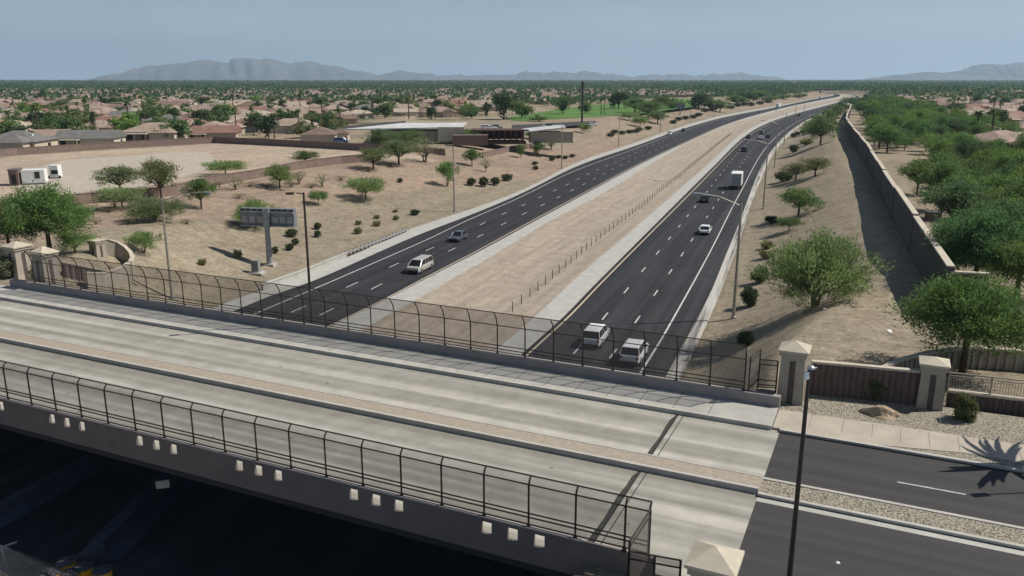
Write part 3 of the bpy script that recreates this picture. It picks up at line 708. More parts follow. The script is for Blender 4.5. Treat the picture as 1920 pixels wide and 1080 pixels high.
# sound wall on the right
sw_pts = [at(1780,500,10.4),(0,0,0)]
wpx = [(1783,502),(1702,385),(1664,330),(1624,268),(1598,238),(1587,222),(1589,213),(1594,203),(1596,196)]
wz = 6.0; SWP = [at(x, y, wz+4.3) for x, y in wpx]
# straighten between picks, extend past the far end
pts = []
for A_p, B_p in zip(SWP, SWP[1:]):
    n_ = max(1, int(np.linalg.norm(B_p-A_p)/8))
    for k_ in range(n_): pts.append(A_p+(B_p-A_p)*k_/n_)
pts.append(SWP[-1])
hts = []
root = empty('sound_wall', (*pts[0][:2], wz), 0, 'tall block sound wall running beside the right carriageway', 'wall')
mbw, mbc = MB(), MB(); base = np.array([*pts[0][:2], wz])
for i in range(len(pts)-1):
    q0, q1 = pts[i][:2]-base[:2], pts[i+1][:2]-base[:2]; Lg = np.linalg.norm(q1-q0); ang = math.atan2(*(q1-q0)[::-1]); mid = (q0+q1)/2
    blk = int(i*8/22); hh = 4.3+(.0, .18, -.02, .14)[blk % 4]
    mbw.box((*mid, hh/2-.5), (Lg+.02, .4, hh+1), ang); mbc.box((*mid, hh+.08), (Lg+.03, .62, .16), ang)
    if i % 3 == 0: mbw.box((*q0, (hh+.1)/2-.5), (.5, .56, hh+1.1), ang)
ang0 = math.atan2(*(pts[1]-pts[0])[:2][::-1])
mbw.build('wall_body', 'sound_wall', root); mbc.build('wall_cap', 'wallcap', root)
wall([pts[0][:2], pts[0][:2]+np.array([2.6, -1.2])], [wz+.2, wz+.3], 3.7, .4, 'short return of block wall at the near end of the sound wall', mat='sound_wall', name='return_wall')

# walls around the lot at left
def gwall(pix, h_, label, mat='blockwall', cap='blockwall', n=1, name='block_wall'):
    P = [ground(*q) for q in pix]; wall(P, [q[2]-.1 for q in P], h_, .3, label, mat=mat, cap=cap, name=name)
gwall([(-60,300),(33,291),(150,283),(280,275),(402,268)], 2.0, 'pinkish brown block wall below the first row of houses at left')
gwall([(402,268),(500,272.5),(620,279),(720,285),(835,292)], 2.0, 'shaded dark block wall along the far side of the empty lot', mat='blockwall')
gwall([(60,395),(172,382),(260,376),(330,366),(400,348),(480,335),(560,318),(640,307),(700,302)], 1.9, 'brown block wall between the empty lot and the red dirt strip')
gwall([(905,296),(960,283),(1010,276)], 1.6, 'low brown wall in front of the clubhouse')
sheet('bare_lot', wpoly([(30,325),(120,300),(300,288),(390,285),(420,310),(300,345),(180,372),(40,385)], 5.48), 5.5+.0, 'beige_walk')
sheet('fairway', wpoly([(940,222),(1000,212),(1080,200),(1180,191),(1290,185),(1330,190),(1300,200),(1200,213),(1130,218),(1060,222),(975,227)]), 5.56, 'grass')
sheet('fairway', wpoly([(0,212),(70,208),(75,215),(0,222)]), 5.56, 'grass')
sheet('garden_path', wpoly([(1668,298),(1680,298),(1712,338),(1690,340)], 5.4), 5.44, 'walk')
sheet('parking_ground', wpoly([(960,234),(1120,226),(1110,232),(1060,237),(960,246)]), 5.52, 'street')
for pp in ([(380,198),(560,193),(560,196),(380,202)],[(0,232),(250,224),(470,224),(470,227),(250,228),(0,238)],[(620,238),(760,226),(760,230),(640,244)]):
    sheet('residential_road', wpoly(pp), 5.5, 'street')

# ------------------------------------------------------------ vegetation prototypes
def leaves(tips, per, sig, size, flat=.8, droop=0, radial=0, asp=.45):
    tips = np.array(tips); n_ = len(tips)*per
    C = np.repeat(tips, per, 0)+RNG.normal(0, 1, (n_, 3))*np.array([sig, sig, sig*flat])
    C[:, 2] -= np.abs(RNG.normal(0, droop, n_)) if droop else 0
    a = RNG.normal(0, 1, (n_, 3))
    if radial:
        o_ = C-np.array([0, 0, C[:, 2].min()-.5]); o_ /= np.linalg.norm(o_, axis=1)[:, None]; a = a*.45+o_*radial
    a /= np.linalg.norm(a, axis=1)[:, None]; b_ = RNG.normal(0, 1, (n_, 3)); b_ -= (a*b_).sum(1)[:, None]*a; b_ /= np.linalg.norm(b_, axis=1)[:, None]
    s = size*RNG.uniform(.5, 1.3, (n_, 1)); a *= s; b_ *= s*asp
    V = np.stack([C-a, C-b_*1.0, C+a, C+b_], 1).reshape(-1, 3); V[:, 2] = np.maximum(V[:, 2], .02)
    return V, np.arange(n_*4).reshape(-1, 4)
def tree_proto(name, style, h=6., r=3., trunk_h=1.2, limbs=5, sub=5, per=60, leaf=.16, sig=.35, mat='leaf', bark='bark', sparse=1., tr=.16):
    """trunk and limbs as tapered tubes, leaf clumps at the limb ends; returned root is kept hidden-free by being placed once"""
    mb = MB(); tips = []
    stems = 1 if style != 'vase' else 3
    tops = []
    for s_ in range(stems):
        a_ = random.uniform(0, 6.28); lean = .0 if stems == 1 else .35
        p0 = Vector((math.cos(a_)*tr*.6*(stems > 1), math.sin(a_)*tr*.6*(stems > 1), -.3)); p1 = Vector((math.cos(a_)*lean*trunk_h, math.sin(a_)*lean*trunk_h, trunk_h))
        mb.tube(p0, p1, tr, tr*.72, 7); tops.append(p1)
    for i in range(limbs):
        base_ = tops[i % len(tops)]; a_ = 2*math.pi*(i+random.uniform(-.3, .3))/limbs
        el_ = {'vase': random.uniform(.15, 1.4), 'round': random.uniform(.1, 1.35), 'umbrella': random.uniform(.25, .7), 'dense': random.uniform(-.1, 1.4)}[style]
        cz = (h-trunk_h)
        e = Vector((math.cos(a_)*math.cos(el_)*r*random.uniform(.45, .8), math.sin(a_)*math.cos(el_)*r*random.uniform(.45, .8), trunk_h+cz*(.15+.6*math.sin(max(el_, 0)))*random.uniform(.75, 1)))
        mid_ = base_.lerp(e, .5)+Vector((random.gauss(0, .06)*r, random.gauss(0, .06)*r, .04*r))
        mb.tube(base_, mid_, tr*.55, tr*.4, 5); mb.tube(mid_, e, tr*.4, tr*.22, 5)
        for j in range(sub):
            dv = Vector((random.gauss(0, 1), random.gauss(0, 1), random.gauss(.35, .8))).normalized()*r*random.uniform(.2, .45)
            t_ = mid_.lerp(e, random.uniform(.35, 1))+dv
            # keep inside the crown's envelope
            k_ = math.sqrt((t_.x/r)**2+(t_.y/r)**2+((t_.z-trunk_h-cz*.42)/(cz*.58))**2)
            if k_ > 1: t_ = Vector((t_.x/k_, t_.y/k_, trunk_h+cz*.42+(t_.z-trunk_h-cz*.42)/k_))
            if style == 'umbrella': t_.z = max(t_.z, trunk_h+cz*.12)
            mb.tube(mid_.lerp(e, .6), t_, tr*.16, tr*.05, 3, cap=False); tips.append(t_)
            for _ in range(2): tips.append(t_+Vector((random.gauss(0, 1), random.gauss(0, 1), random.gauss(0, .6)))*r*.13)
    root = empty(name, (0, 0, 0)); mb.build('trunk', bark, root)
    V, Fq = leaves([tuple(q) for q in tips], max(2, int(per*sparse)), sig, leaf, radial=(1.3 if 'palo' in name else (.5 if per > 20 else 0)), asp=(.16 if 'palo' in name else (.3 if per > 20 else .45)))
    o = bpy.data.objects.new('crown', fast_mesh('crown', V, Fq, mat)); COL.objects.link(o); o.parent = root
    root['_h'] = float(V[:, 2].max()); root['_r'] = float(np.percentile(np.abs(V[:, 0]), 97))
    return reg(root)
def shrub_proto(name, h=1.2, r=.8, n_=1800, leaf=.07, mat='leaf_dark'):
    root = empty(name, (0, 0, 0)); tips = []
    for i in range(60):
        v = Vector((random.gauss(0, 1), random.gauss(0, 1), random.gauss(0, 1))).normalized()*random.uniform(.55, 1)
        tips.append((v.x*r*.85, v.y*r*.85, h*.5+v.z*h*.42))
    V, Fq = leaves(tips, n_//60, r*.14, leaf); o = bpy.data.objects.new('foliage', fast_mesh('foliage', V, Fq, mat)); COL.objects.link(o); o.parent = root
    mb = MB()
    for i in range(5): a_ = i*1.26; mb.tube((0, 0, -.15), (math.cos(a_)*r*.4, math.sin(a_)*r*.4, h*.5), .03, .012, 4)
    mb.build('stem', 'bark', root); root['_h'] = float(V[:, 2].max()); root['_r'] = r; return reg(root)
def palm_proto(name, h=9., fl=2.0, wf=.28, nf=34):
    root = empty(name, (0, 0, 0)); MB().tube((0, 0, -.3), (.1, .05, h*.5), .24, .19, 7).tube((.1, .05, h*.5), (.05, .1, h), .19, .17, 7).build('trunk', 'bark', root); mb = MB()
    for i in range(nf):
        a_ = random.uniform(0, 6.28); e_ = random.uniform(-.5, 1.1); Lf = random.uniform(.65, 1)*fl; p = Vector((.05, .1, h)); wd = wf
        dirh = Vector((math.cos(a_), math.sin(a_), 0)); side = Vector((-math.sin(a_), math.cos(a_), 0)); prev = p; ev = e_
        for k_ in range(4):
            nx = prev+(dirh*math.cos(ev)+Vector((0, 0, math.sin(ev))))*Lf/4; w0, w1 = wd*(.7, 1, .9, .6)[k_], wd*(1, .9, .6, .1)[k_]
            for sg in (-1, 1): mb.quad(prev, prev+side*sg*w0-Vector((0, 0, w0*.5)), nx+side*sg*w1-Vector((0, 0, w1*.5)), nx)
            prev = nx; ev -= .45
    mb.build('fronds', 'leaf', root); root['_h'] = h+.9; root['_r'] = 1.7; return reg(root)
def cypress_proto(name, h=8.):
    root = empty(name, (0, 0, 0)); MB().tube((0, 0, -.2), (0, 0, h*.4), .15, .1, 6).build('trunk', 'bark', root)
    tips = [(random.gauss(0, .45)*(1-abs(z/h-.3)), random.gauss(0, .45)*(1-abs(z/h-.3)), z) for z in np.linspace(.4, h-.5, 60)]
    V, Fq = leaves(tips, 18, .28, .22); o = bpy.data.objects.new('crown', fast_mesh('crown', V, Fq, 'leaf_dark')); COL.objects.link(o); o.parent = root
    root['_h'] = h; root['_r'] = .9; return reg(root)
PR = {
 'vase_big': tree_proto('palo_verde', 'vase', 7, 4.2, 1.0, 18, 8, 46, .20, .32, 'leaf_pale', 'palebark', tr=.15),
 'mesq_big': tree_proto('mesquite_tree', 'dense', 9, 5.0, 2.8, 22, 8, 56, .17, .42, 'leaf', 'bark', tr=.32),
 'mesq_big2': tree_proto('mesquite_tree', 'dense', 8, 5.0, 3.4, 22, 8, 66, .15, .42, 'leaf', 'bark', tr=.30),
 'mesq': tree_proto('mesquite_tree', 'round', 6, 3.2, 1.5, 12, 6, 24, .15, .25, 'leaf', 'bark', tr=.16),
 'mesq_b': tree_proto('mesquite_tree', 'dense', 6, 3.3, 1.5, 13, 6, 25, .155, .27, 'leaf', 'bark', tr=.16),
 'palo': tree_proto('palo_verde', 'umbrella', 5, 2.8, 1.4, 9, 6, 26, .24, .30, 'leaf_pale', 'palebark', tr=.11),
 'palo_b': tree_proto('palo_verde', 'vase', 5, 2.6, .9, 9, 5, 26, .24, .30, 'leaf_pale', 'palebark', tr=.10),
 'bare': tree_proto('sparse_tree', 'vase', 5, 2.4, .8, 11, 7, 3, .10, .30, 'leaf_pale', 'bark', tr=.10),
 'far_a': tree_proto('shade_tree', 'dense', 7, 3.8, 1.2, 8, 4, 13, .42, .55, 'leaf', 'bark', tr=.2),
 'far_b': tree_proto('shade_tree', 'round', 6, 3.0, 1.2, 7, 4, 12, .40, .5, 'leaf_dark', 'bark', tr=.2),
 'far_c': tree_proto('shade_tree', 'dense', 5, 3.4, .8, 7, 4, 13, .40, .5, 'leaf', 'bark', tr=.2),
 'shrub': shrub_proto('shrub', 1.3, .85, 1500, .10, 'leaf_dark'),
 'shrub_b': shrub_proto('shrub', 1.1, .95, 1100, .11, 'leaf_pale'),
 'bush_near': shrub_proto('shrub', 1.6, .9, 5000, .07, 'leaf_dark'),
 'palm': palm_proto('palm_tree', 9), 'palm_big': palm_proto('palm_tree', 9, 3.3, .15, 26), 'cypress': cypress_proto('cypress_tree', 8)}
USED = set()
def put(kind, P, sx, sz, rz=None, col=(1, 1, 1), label=None, cat='tree', group=None):
    src = PR[kind]
    if kind in USED: o = copy_tree(src)
    else: o = src; USED.add(kind)
    for k_ in ('label', 'category', 'group'):
        if k_ in o: del o[k_]
    o.location = tuple(map(float, P)); o.scale = (sx, sx, sz); o.rotation_euler = (0, 0, random.uniform(0, 6.28) if rz is None else rz)
    setcol(o, col, ('crown', 'foliage', 'fronds')); tag(o, label, cat, group); return o
def tree_px(kind, x, yb, yt, wpx, label, col=(1, 1, 1), cat='tree', group=None, rz=None):
    P = ground(x, yb); h_ = max(.4, top_z(P, yt)-P[2]); src = PR[kind]
    return put(kind, P, wpx*mpp(P)/2/src['_r'], h_/src['_h'], rz, col, label, cat, group)
G_ = (1.0, 1.1, .9); GR = (1.1, 1.0, 1.0); DK = (.75, .85, .9); BRN = (1.5, 1.05, .95)
exec_list = [
 ('mesq_big', 95,478,332,138,'large dense bright green mesquite behind the left end of the bridge fence',(1.0,1.25,.9)),
 ('mesq_b', 18,470,360,110,'hazy grey green tree at the far left edge beside the large mesquite',(1.3,1.15,1.2)),
 ('palo', 230,392,345,76,'short spreading palo verde in front of the brown lot wall at left',(.95,1,.9)),
 ('mesq', 226,362,306,78,'wide grey green tree standing inside the empty lot behind the wall at left',(1.15,1.1,1.2)),
 ('mesq', 303,374,291,62,'tall olive green tree rising above the brown lot wall',(1.25,1.1,1.0)),
 ('vase_big', 290,414,362,100,'broad multi trunked mesquite beside the first light pole',(.8,.8,.8)),
 ('mesq', 378,392,328,54,'upright green tree on red dirt in front of the lot wall',(.9,1.05,.8)),
 ('palo', 423,328,298,72,'flat topped palo verde inside the bare lot',(.85,.95,.8)),
 ('bare', 443,356,325,44,'leafless looking tree in front of the lot wall, right of the flat topped palo verde',(1,1,1)),
 ('mesq_b', 525,352,305,60,'rounded yellow green tree on the red dirt bank near the lot wall',(1.25,1.3,.9)),
 ('bare', 562,345,312,44,'thin grey tree touching the rounded yellow green tree',(1,1,1)),
 ('mesq_b', 573,307,280,54,'round dark green tree alone inside the lot',(.75,.9,.8)),
 ('bare', 604,350,318,36,'small see through tree in the middle of the red dirt bank',(1.1,1.1,1)),
 ('vase_big', 478,428,364,72,'feathery pale palo verde behind the message sign',(.95,1.1,.8)),
 ('palo', 597,384,354,34,'little dark green tree right of the dark light pole',(.7,.9,.7)),
 ('palo', 686,375,327,66,'umbrella shaped palo verde alone in the middle of the tan slope',(.9,1.0,.85)),
 ('mesq', 700,318,272,56,'grey green mesquite at the end of the lot wall',(1.2,1.1,1.15)),
 ('mesq', 748,310,255,66,'tall grey green mesquite second from the lot wall end',(1.15,1.1,1.2)),
 ('bare', 796,304,248,70,'tall grey leafless tree in front of the white roofed clubhouse',(1.2,1.1,1.2)),
 ('mesq', 765,284,240,70,'dark green tree hiding the left wall of the clubhouse',(.9,1.0,.95)),
 ('mesq_b', 715,280,238,60,'dark tree under the tip of the white clubhouse roof',(.85,.95,.9)),
 ('palo_b', 839,348,296,40,'bright green tree left of the tall light pole beside the left carriageway',(.7,.95,.6)),
 ('mesq', 885,311,276,32,'small round green tree right of the tall light pole',(.9,1.1,.7)),
 ('bare', 910,322,288,30,'pale see through tree right of the small round green tree',(1.2,1.1,1)),
 ('palo_b', 977,296,267,18,'slender dark tree left of the second light pole',(.6,.75,.6)),
 ('palo_b', 1008,293,262,26,'thin trunked green tree just left of the second light pole',(.6,.8,.6)),
 ('palo_b', 1033,281,248,30,'leafy pale tree touching the second light pole',(.85,.95,.8)),
 ('palo', 1095,250,228,22,'small tree at the foot of the dark tall pole',(.8,.9,.8)),
 ('mesq', 880,270,240,56,'green tree in front of the clubhouse patio',(.9,1.05,.8)),
 ('mesq', 935,268,240,44,'green tree at the right end of the clubhouse patio',(.9,1.05,.8)),
 ('palo', 1000,262,240,30,'small tree beside the clubhouse right wing',(.8,1,.8)),
 ('palo_b', 270,474,428,60,'small feathery tree on the tan slope left of the first light pole',(.9,1.05,.8)),
 ('palo_b', 144,474,432,62,'leaning young tree beside the large mesquite',(.9,1.1,.8)),
 ('vase_big', 1526,576,414,190,'large feathery palo verde on the right slope',(.82,.9,.75)),
 ('mesq_b', 1497,404,348,78,'rounded green tree on the right slope beyond the large palo verde',(.95,1.15,.85)),
 ('palo', 1479,434,404,42,'small dark umbrella tree just behind the large palo verde',(.5,.6,.5)),
 ('mesq', 1492,338,302,48,'grey brown tree on the right slope, left one of a pair',(1.35,1.05,1.15)),
 ('mesq', 1528,330,292,52,'grey brown tree on the right slope, right one of a pair',(1.3,1.05,1.1)),
 ('mesq_b', 1538,272,212,62,'wide green tree leaning over the shadow of the sound wall',(1,1.1,.95)),
 ('mesq_b', 1522,262,222,40,'green tree at the left flank of the wide tree near the sound wall',(.9,1.05,.9)),
 ('far_a', 1548,238,205,44,'first of the roadside trees beyond the wide tree by the sound wall',(.9,1,.95)),
 ('far_a', 1564,222,197,38,'second of the roadside trees trailing off by the far sound wall',(.95,1,.95)),
 ('far_c', 1578,208,189,36,'third of the roadside trees trailing off by the far sound wall',(.9,1,.95)),
 ('far_a', 1596,197,181,34,'last roadside tree where the freeway disappears',(.9,1,.95)),
 ('mesq_big2', 1803,702,498,196,'very large dark green tree behind the curved wall on the right',(.85,1.05,.7)),
 ('mesq_big', 1826,540,372,150,'large blue green tree behind the near end of the sound wall',(.8,1.1,.95)),
 ('mesq_b', 1765,520,440,60,'lower leafy branches crowding the near end of the sound wall',(.8,1,.85)),
 ('mesq_big2', 1905,560,440,130,'pale feathery tree at the right edge behind the very large tree',(1.15,1.25,.9)),
]
for q in exec_list: tree_px(q[0], q[1], q[2], q[3], q[4], q[5], q[6])
# landscaping bed
tree_px('bush_near', 1633, 752, 688, 66, 'twiggy grey green bush behind the boulder in the gravel bed', (1.6,1.35,1.1), 'bush')
tree_px('bush_near', 1805, 795, 734, 48, 'small twiggy bush in front of the picket fence', (1.7,1.4,1.1), 'bush')
for nm, x, y, wp, hp in (('boulder', 1650, 782, 78, 30),):
    P = ground(x, y); s = mpp(P)
    bm = bmesh.new(); bmesh.ops.create_icosphere(bm, subdivisions=3, radius=1)
    for v in bm.verts:
        n_ = math.sin(v.co.x*4+1)*.12+math.sin(v.co.y*5+v.co.z*4)*.12+random.uniform(-.04, .04)
        v.co *= 1+n_; v.co.x *= wp*s/2; v.co.y *= wp*s*.3; v.co.z *= hp*s*.75
    me_ = bpy.data.meshes.new(nm); bm.to_mesh(me_); bm.free(); me_.materials.append(M['rock'])
    o = bpy.data.objects.new(nm, me_); COL.objects.link(o); o.location = tuple(P); o.rotation_euler = (0, 0, -.35); tag(o, 'tan flat boulder in the gravel bed in front of the ribbed wall', 'boulder')
shr = [  # kind, x, ybase, ytop, w, label
 ('bush_near',1397,650,618,36,'round dark shrub behind the right end of the far bridge fence'),
 ('bush_near',1404,574,534,38,'dark round shrub beside the large palo verde, nearer of two by the light pole'),
 ('bush_near',1424,530,498,38,'dark shrub under the left branches of the large palo verde'),
 ('shrub_b',1437,484,467,34,'low grey shrub, lower of two left of the large palo verde'),
 ('shrub_b',1438,466,450,30,'low grey shrub, upper of two left of the large palo verde'),
 ('shrub',1446,418,404,28,'dark low shrub in the shade of the small umbrella tree'),
 ('shrub',1470,340,320,38,'wide dark shrub below the pair of grey brown trees'),
 ('shrub',1488,286,270,18,'upright dark shrub below the wide green tree'),
 ('shrub',1487,258,249,12,'small dark shrub, left of three under the wide green tree'),
 ('shrub',1495,254,246,12,'small dark shrub, middle of three under the wide green tree'),
 ('shrub',1505,250,243,12,'small dark shrub, right of three under the wide green tree'),
 ('shrub_b',1512,272,258,30,'low green bush at the foot of the wide green tree'),
 ('shrub',596,430,416,15,'dark round shrub, upper of two right of the dark light pole'),
 ('shrub',596,445,431,15,'dark round shrub, lower of two right of the dark light pole'),
 ('shrub',547,444,428,24,'dark shrub hanging at the lower right corner of the message sign'),
 ('shrub',554,459,446,15,'dark shrub, upper of the pair below the message sign'),
 ('shrub',543,469,456,18,'dark shrub, lower of the pair below the message sign'),
 ('shrub',516,475,461,14,'dark shrub touching the message sign column'),
 ('shrub_b',672,438,425,18,'pale brown shrub, lowest left of the five on the slope beyond the guardrail'),
 ('shrub_b',707,424,413,18,'pale brown shrub in the middle of the five on the slope beyond the guardrail'),
 ('shrub_b',672,421,412,14,'pale small shrub, upper left of the five on the slope beyond the guardrail'),
 ('shrub_b',707,410,402,14,'pale small shrub, upper middle of the five on the slope beyond the guardrail'),
 ('shrub_b',743,412,403,14,'pale small shrub, upper right of the five on the slope beyond the guardrail'),
 ('shrub',778,403,392,20,'dark green shrub nearest the foot of the tall light pole'),
 ('shrub_b',741,398,392,12,'tiny shrub beside white stones left of the tall light pole'),
 ('shrub',750,342,333,12,'single dark shrub in the middle of the tan slope'),
 ('shrub',884,348,332,20,'dark shrub, first from the left of four below the round green tree'),
 ('shrub',907,350,330,20,'dark shrub, second from the left of four below the round green tree'),
 ('shrub',928,347,331,20,'dark shrub, third from the left of four below the round green tree'),
 ('shrub',951,339,325,24,'dark shrub, fourth from the left of four below the round green tree'),
 ('shrub',1003,309,302,13,'small dark shrub, upper of two left of the second light pole'),
 ('shrub',1004,318,310,13,'small dark shrub, lower of two left of the second light pole'),
 ('shrub',1035,301,293,14,'small dark shrub, first of four around the foot of the second light pole'),
 ('shrub',1048,297,290,11,'small dark shrub, second of four around the foot of the second light pole'),
 ('shrub',1060,298,291,13,'small dark shrub, third of four around the foot of the second light pole'),
 ('shrub',1073,295,288,12,'small dark shrub, fourth of four around the foot of the second light pole'),
 ('shrub_b',380,497,484,18,'pale round shrub on the slope left of the message sign'),
 ('shrub_b',446,484,466,18,'grey shrub in the shadow beside the equipment cabinet'),
]
for q in shr: tree_px(q[0], q[1], q[2], q[3], q[4], q[5], (.85, .70, .66) if q[0] == 'shrub_b' else (.9, .9, .8), 'shrub')
for k_, (x, y) in enumerate([(1145,256),(1152,250),(1166,252),(1181,250),(1192,249),(1198,246),(1215,243),(1262,232),(1272,226),(1285,224),(1300,222),(1310,218),(1322,210),(1338,207),(1345,202),(1370,204),(1384,200),(1396,198),(1408,199),(1425,196),(1440,193)]):
    tree_px('shrub', x, y, y-7.5, 16, 'SHRUB|', (.9, .85, .8), 'shrub', 'shrubs along the far left roadside')
for k_, (x, y) in enumerate([(60,510),(10,520),(33,500),(75,524)]):
    tree_px('bush_near', x, y, y-42, 54, ('grey bush below the second left pillar','grey bush at the very left edge beside the road','grey bush between the two left pillars','grey low bush against the left end pillar')[k_], (2.0,1.6,1.9), 'bush')
# dry brush on the red dirt: thin twiggy clumps
for k_, (x, y) in enumerate([(205,398),(215,388),(250,398),(330,385),(350,420),(410,350),(470,350),(500,352),(545,350),(585,352),(690,322),(735,312),(180,420),(150,440),(640,338),(450,372),(120,450),(240,420)]):
    tree_px('bare', x, y, y-12, 36, 'BRUSH|', (.7,.5,.45), 'dry brush', 'dry brush on the red dirt')

# ------------------------------------------------------------ street lights, poles
def light_px(x0, yb, yt, arms, label, mat='pole_steel', group='freeway light poles', z=None, r=.19, arm_z=0):
    P = ground(x0, yb) if z is None else at(x0, yb, z); h_ = top_z(P, yt)-P[2]
    root = empty('street_light', P, 0, label, 'street light', group)
    MB().lathe((0, 0, 0), [(.3, -.2), (.3, .25), (.2, .3)], 10).build('base', 'galv', root)
    MB().tube((0, 0, 0), (0, 0, h_), r, r*.55, 8).build('pole', mat, root)
    for (ax, ay) in arms:
        P2 = None; tip = np.array([(ax-x0)*mpp(P), 0, 0])
        # arm tip at the height that shows at pixel row ay
        zt = top_z(P+tip, ay)-P[2]
        tip = (tip[0], tip[1], zt); ym = (tip[0]*.5, 0, h_*.5+zt*.5+.15)
        arm = MB().tube((0, 0, h_-.25), ym, .06, .05, 6).tube(ym, tip, .05, .045, 6).tube((0, 0, h_-1.0), (tip[0]*.6, 0, zt-.2), .035, .03, 5).build('arm', mat, root)
        sg = 1 if tip[0] > 0 else -1
        MB().box((tip[0]+sg*.35, 0, zt-.02), (.85, .34, .16), 0, 0, .75).build('lamp_head', 'galv', root)
    return root
light_px(323,560,372,[(402,360)],'tall pale light pole with long arm behind the left part of the bridge fence')
light_px(852,397,274,[(846,276)],'tall pale light pole beside the left carriageway, first beyond the message sign')
light_px(1053,316,233,[(1050,234)],'second pale light pole beyond the message sign on the left slope')
light_px(1160,273,216,[(1157,217)],'third pale light pole beyond the message sign on the left slope')
light_px(1238,247,192,[(1235,193)],'fourth pale light pole beyond the message sign on the left slope')
light_px(1294,230,188,[(1291,189)],'fifth pale light pole beyond the message sign, by the far bend')
light_px(1338,219,182,[(1336,183)],'sixth pale light pole beyond the message sign, by the far bend')
light_px(1446,201,176,[(1444,177)],'slim light pole beside the white semi truck on the left carriageway')
light_px(1375,597,382,[(1298,362)],'nearest tall light pole beside the right carriageway with arm over the road', r=.2)
light_px(1431,392,268,[(1392,262)],'second light pole beside the right carriageway')
light_px(1452,314,231,[(1425,226)],'third light pole beside the right carriageway')
light_px(1470,271,212,[(1452,208)],'fourth light pole beside the right carriageway')
light_px(1489,246,196,[(1476,193)],'fifth light pole beside the right carriageway')
light_px(1506,228,186,[(1498,184)],'sixth light pole beside the right carriageway')
# dark pole on the far parapet
P = at(585, 610, ZB+.3); h_ = top_z(P, 361)-P[2]
rt = empty('street_light', P, 0, 'dark bronze light pole standing at the far bridge fence', 'street light')
MB().tube((0, 0, -.3), (0, 0, h_), .11, .08, 8).build('pole', 'pole_dark', rt)
MB().tube((0, 0, h_-.1), (-.55, -.2, h_+.0), .05, .04, 6).build('arm', 'pole_dark', rt); MB().box((-.95, -.3, h_-.03), (.6, .3, .16), .3).build('lamp_head', 'pole_dark', rt)
# foreground post: top at (1513,690)
Pt = at(1476, 1125, ZB); h_ = top_z(Pt, 692)-ZB
rt = empty('street_light', Pt, 0, 'foreground lamp post with dark pole and small camera near its top', 'street light')
MB().lathe((0, 0, 0), [(.26, 0), (.26, .3), (.16, .36)], 12).build('base', 'pole_dark', rt)
MB().tube((0, 0, 0), (0, 0, h_), .105, .065, 12).build('pole', 'pole_dark', rt)
MB().lathe((.05, 0, h_-.02), [(.08, 0), (.14, .04), (.13, .10), (.05, .16)], 12).tube((-.02, 0, h_+.02), (.26, .02, h_+.04), .03, .03, 6).build('lamp_head', 'galv', rt)
MB().box((-.10, -.06, h_-.20), (.13, .15, .26), .2, 0, .8).build('camera_box', 'white', rt)
# palm and lamp standing just outside the right edge, their shadows fall on the street
Sd = np.array([sdir.x, sdir.y])/math.tan(SUN_EL)/np.linalg.norm([sdir.x, sdir.y])
Q = at(1895, 878, ZB)
put('palm_big', (Q[0]+Sd[0]*7.6, Q[1]+Sd[1]*7.6, ZB), 1.3, .84, .5, (1, 1, 1), 'palm tree outside the right edge whose frond shadow falls on the street', 'palm')
Q = at(1838, 928, ZB); Lq = Q[:2]+Sd*8.3
rt = empty('street_light', (Lq[0]+2.6, Lq[1]+.25, ZB), 0, 'street lamp outside the right edge whose shadow falls on the street', 'street light')
MB().tube((0, 0, 0), (0, 0, 8.6), .11, .07, 8).build('pole', 'pole_dark', rt); MB().tube((0, 0, 8.5), (-2.3, -.2, 8.35), .05, .05, 6).build('arm', 'pole_dark', rt); MB().box((-2.6, -.25, 8.3), (.75, .36, .16), .1).build('lamp_head', 'pole_dark', rt)
# tall monopole
P = ground(1091, 232); h_ = top_z(P, 152)-P[2]; rt = empty('tall_pole', P, 0, 'very tall dark single pole at the edge of the golf course', 'pole')
MB().tube((0, 0, 0), (0, 0, h_), .5, .36, 10).build('shaft', 'pole_dark', rt); MB().tube((0, 0, h_-4), (0, 0, h_-.5), .6, .6, 10).build('antenna_cover', 'pole_dark', rt)
for (x, yb, yt) in ((1127,214,182),(1133,214,180)):
    P = ground(x, yb); put('palm', P, 1.1, (top_z(P, yt)-P[2])/PR['palm']['_h'], None, (.9,1,.8), 'slim palm on the fairway, %s one of the pair' % ('left' if x < 1130 else 'right'), 'palm')

# ------------------------------------------------------------ message sign, cabinet, guardrail, cable barrier
P = ground(506, 497); s_ = mpp(P); zt = top_z(P, 392)-P[2]; zb_ = top_z(P, 426)-P[2]; wv = 104*s_
rt = empty('message_sign', P, R(-9), 'overhead message sign seen from behind on a single column', 'sign')
MB().box((0, 0, 0), (1.6, 1.3, .5)).build('footing', 'gutter', rt)
MB().tube((0, 0, .2), (0, 0, zt-.4), .42, .33, 14).build('column', 'galv', rt)
MB().box((0, .75, (zt+zb_)/2), (wv, 1.0, zt-zb_)).build('housing', 'sign_back', rt)
mb = MB(); n7 = 7
for i in range(n7):
    x_ = -wv/2+wv*(i+.5)/n7; mb.box((x_, .235, zb_+(zt-zb_)*.40), (wv/n7*.7, .03, (zt-zb_)*.34))
mb.build('rear_door', 'galv', rt)
MB().box((0, .12, zt-.45), (wv*1.0, .22, .16)).build('beam', 'galv', rt); MB().box((0, .10, zb_+.15), (wv*1.0, .26, .14)).build('beam', 'galv', rt)
MB().box((0, -.05, (zt+zb_)/2), (.9, .3, zt-zb_+.2)).build('bracket', 'galv', rt)
mb = MB(); 
for x_ in np.linspace(-wv/2+.3, wv/2-.3, 9): mb.box((x_, .23, zt-.18), (.5, .05, .18))
mb.build('vent', 'dark', rt)
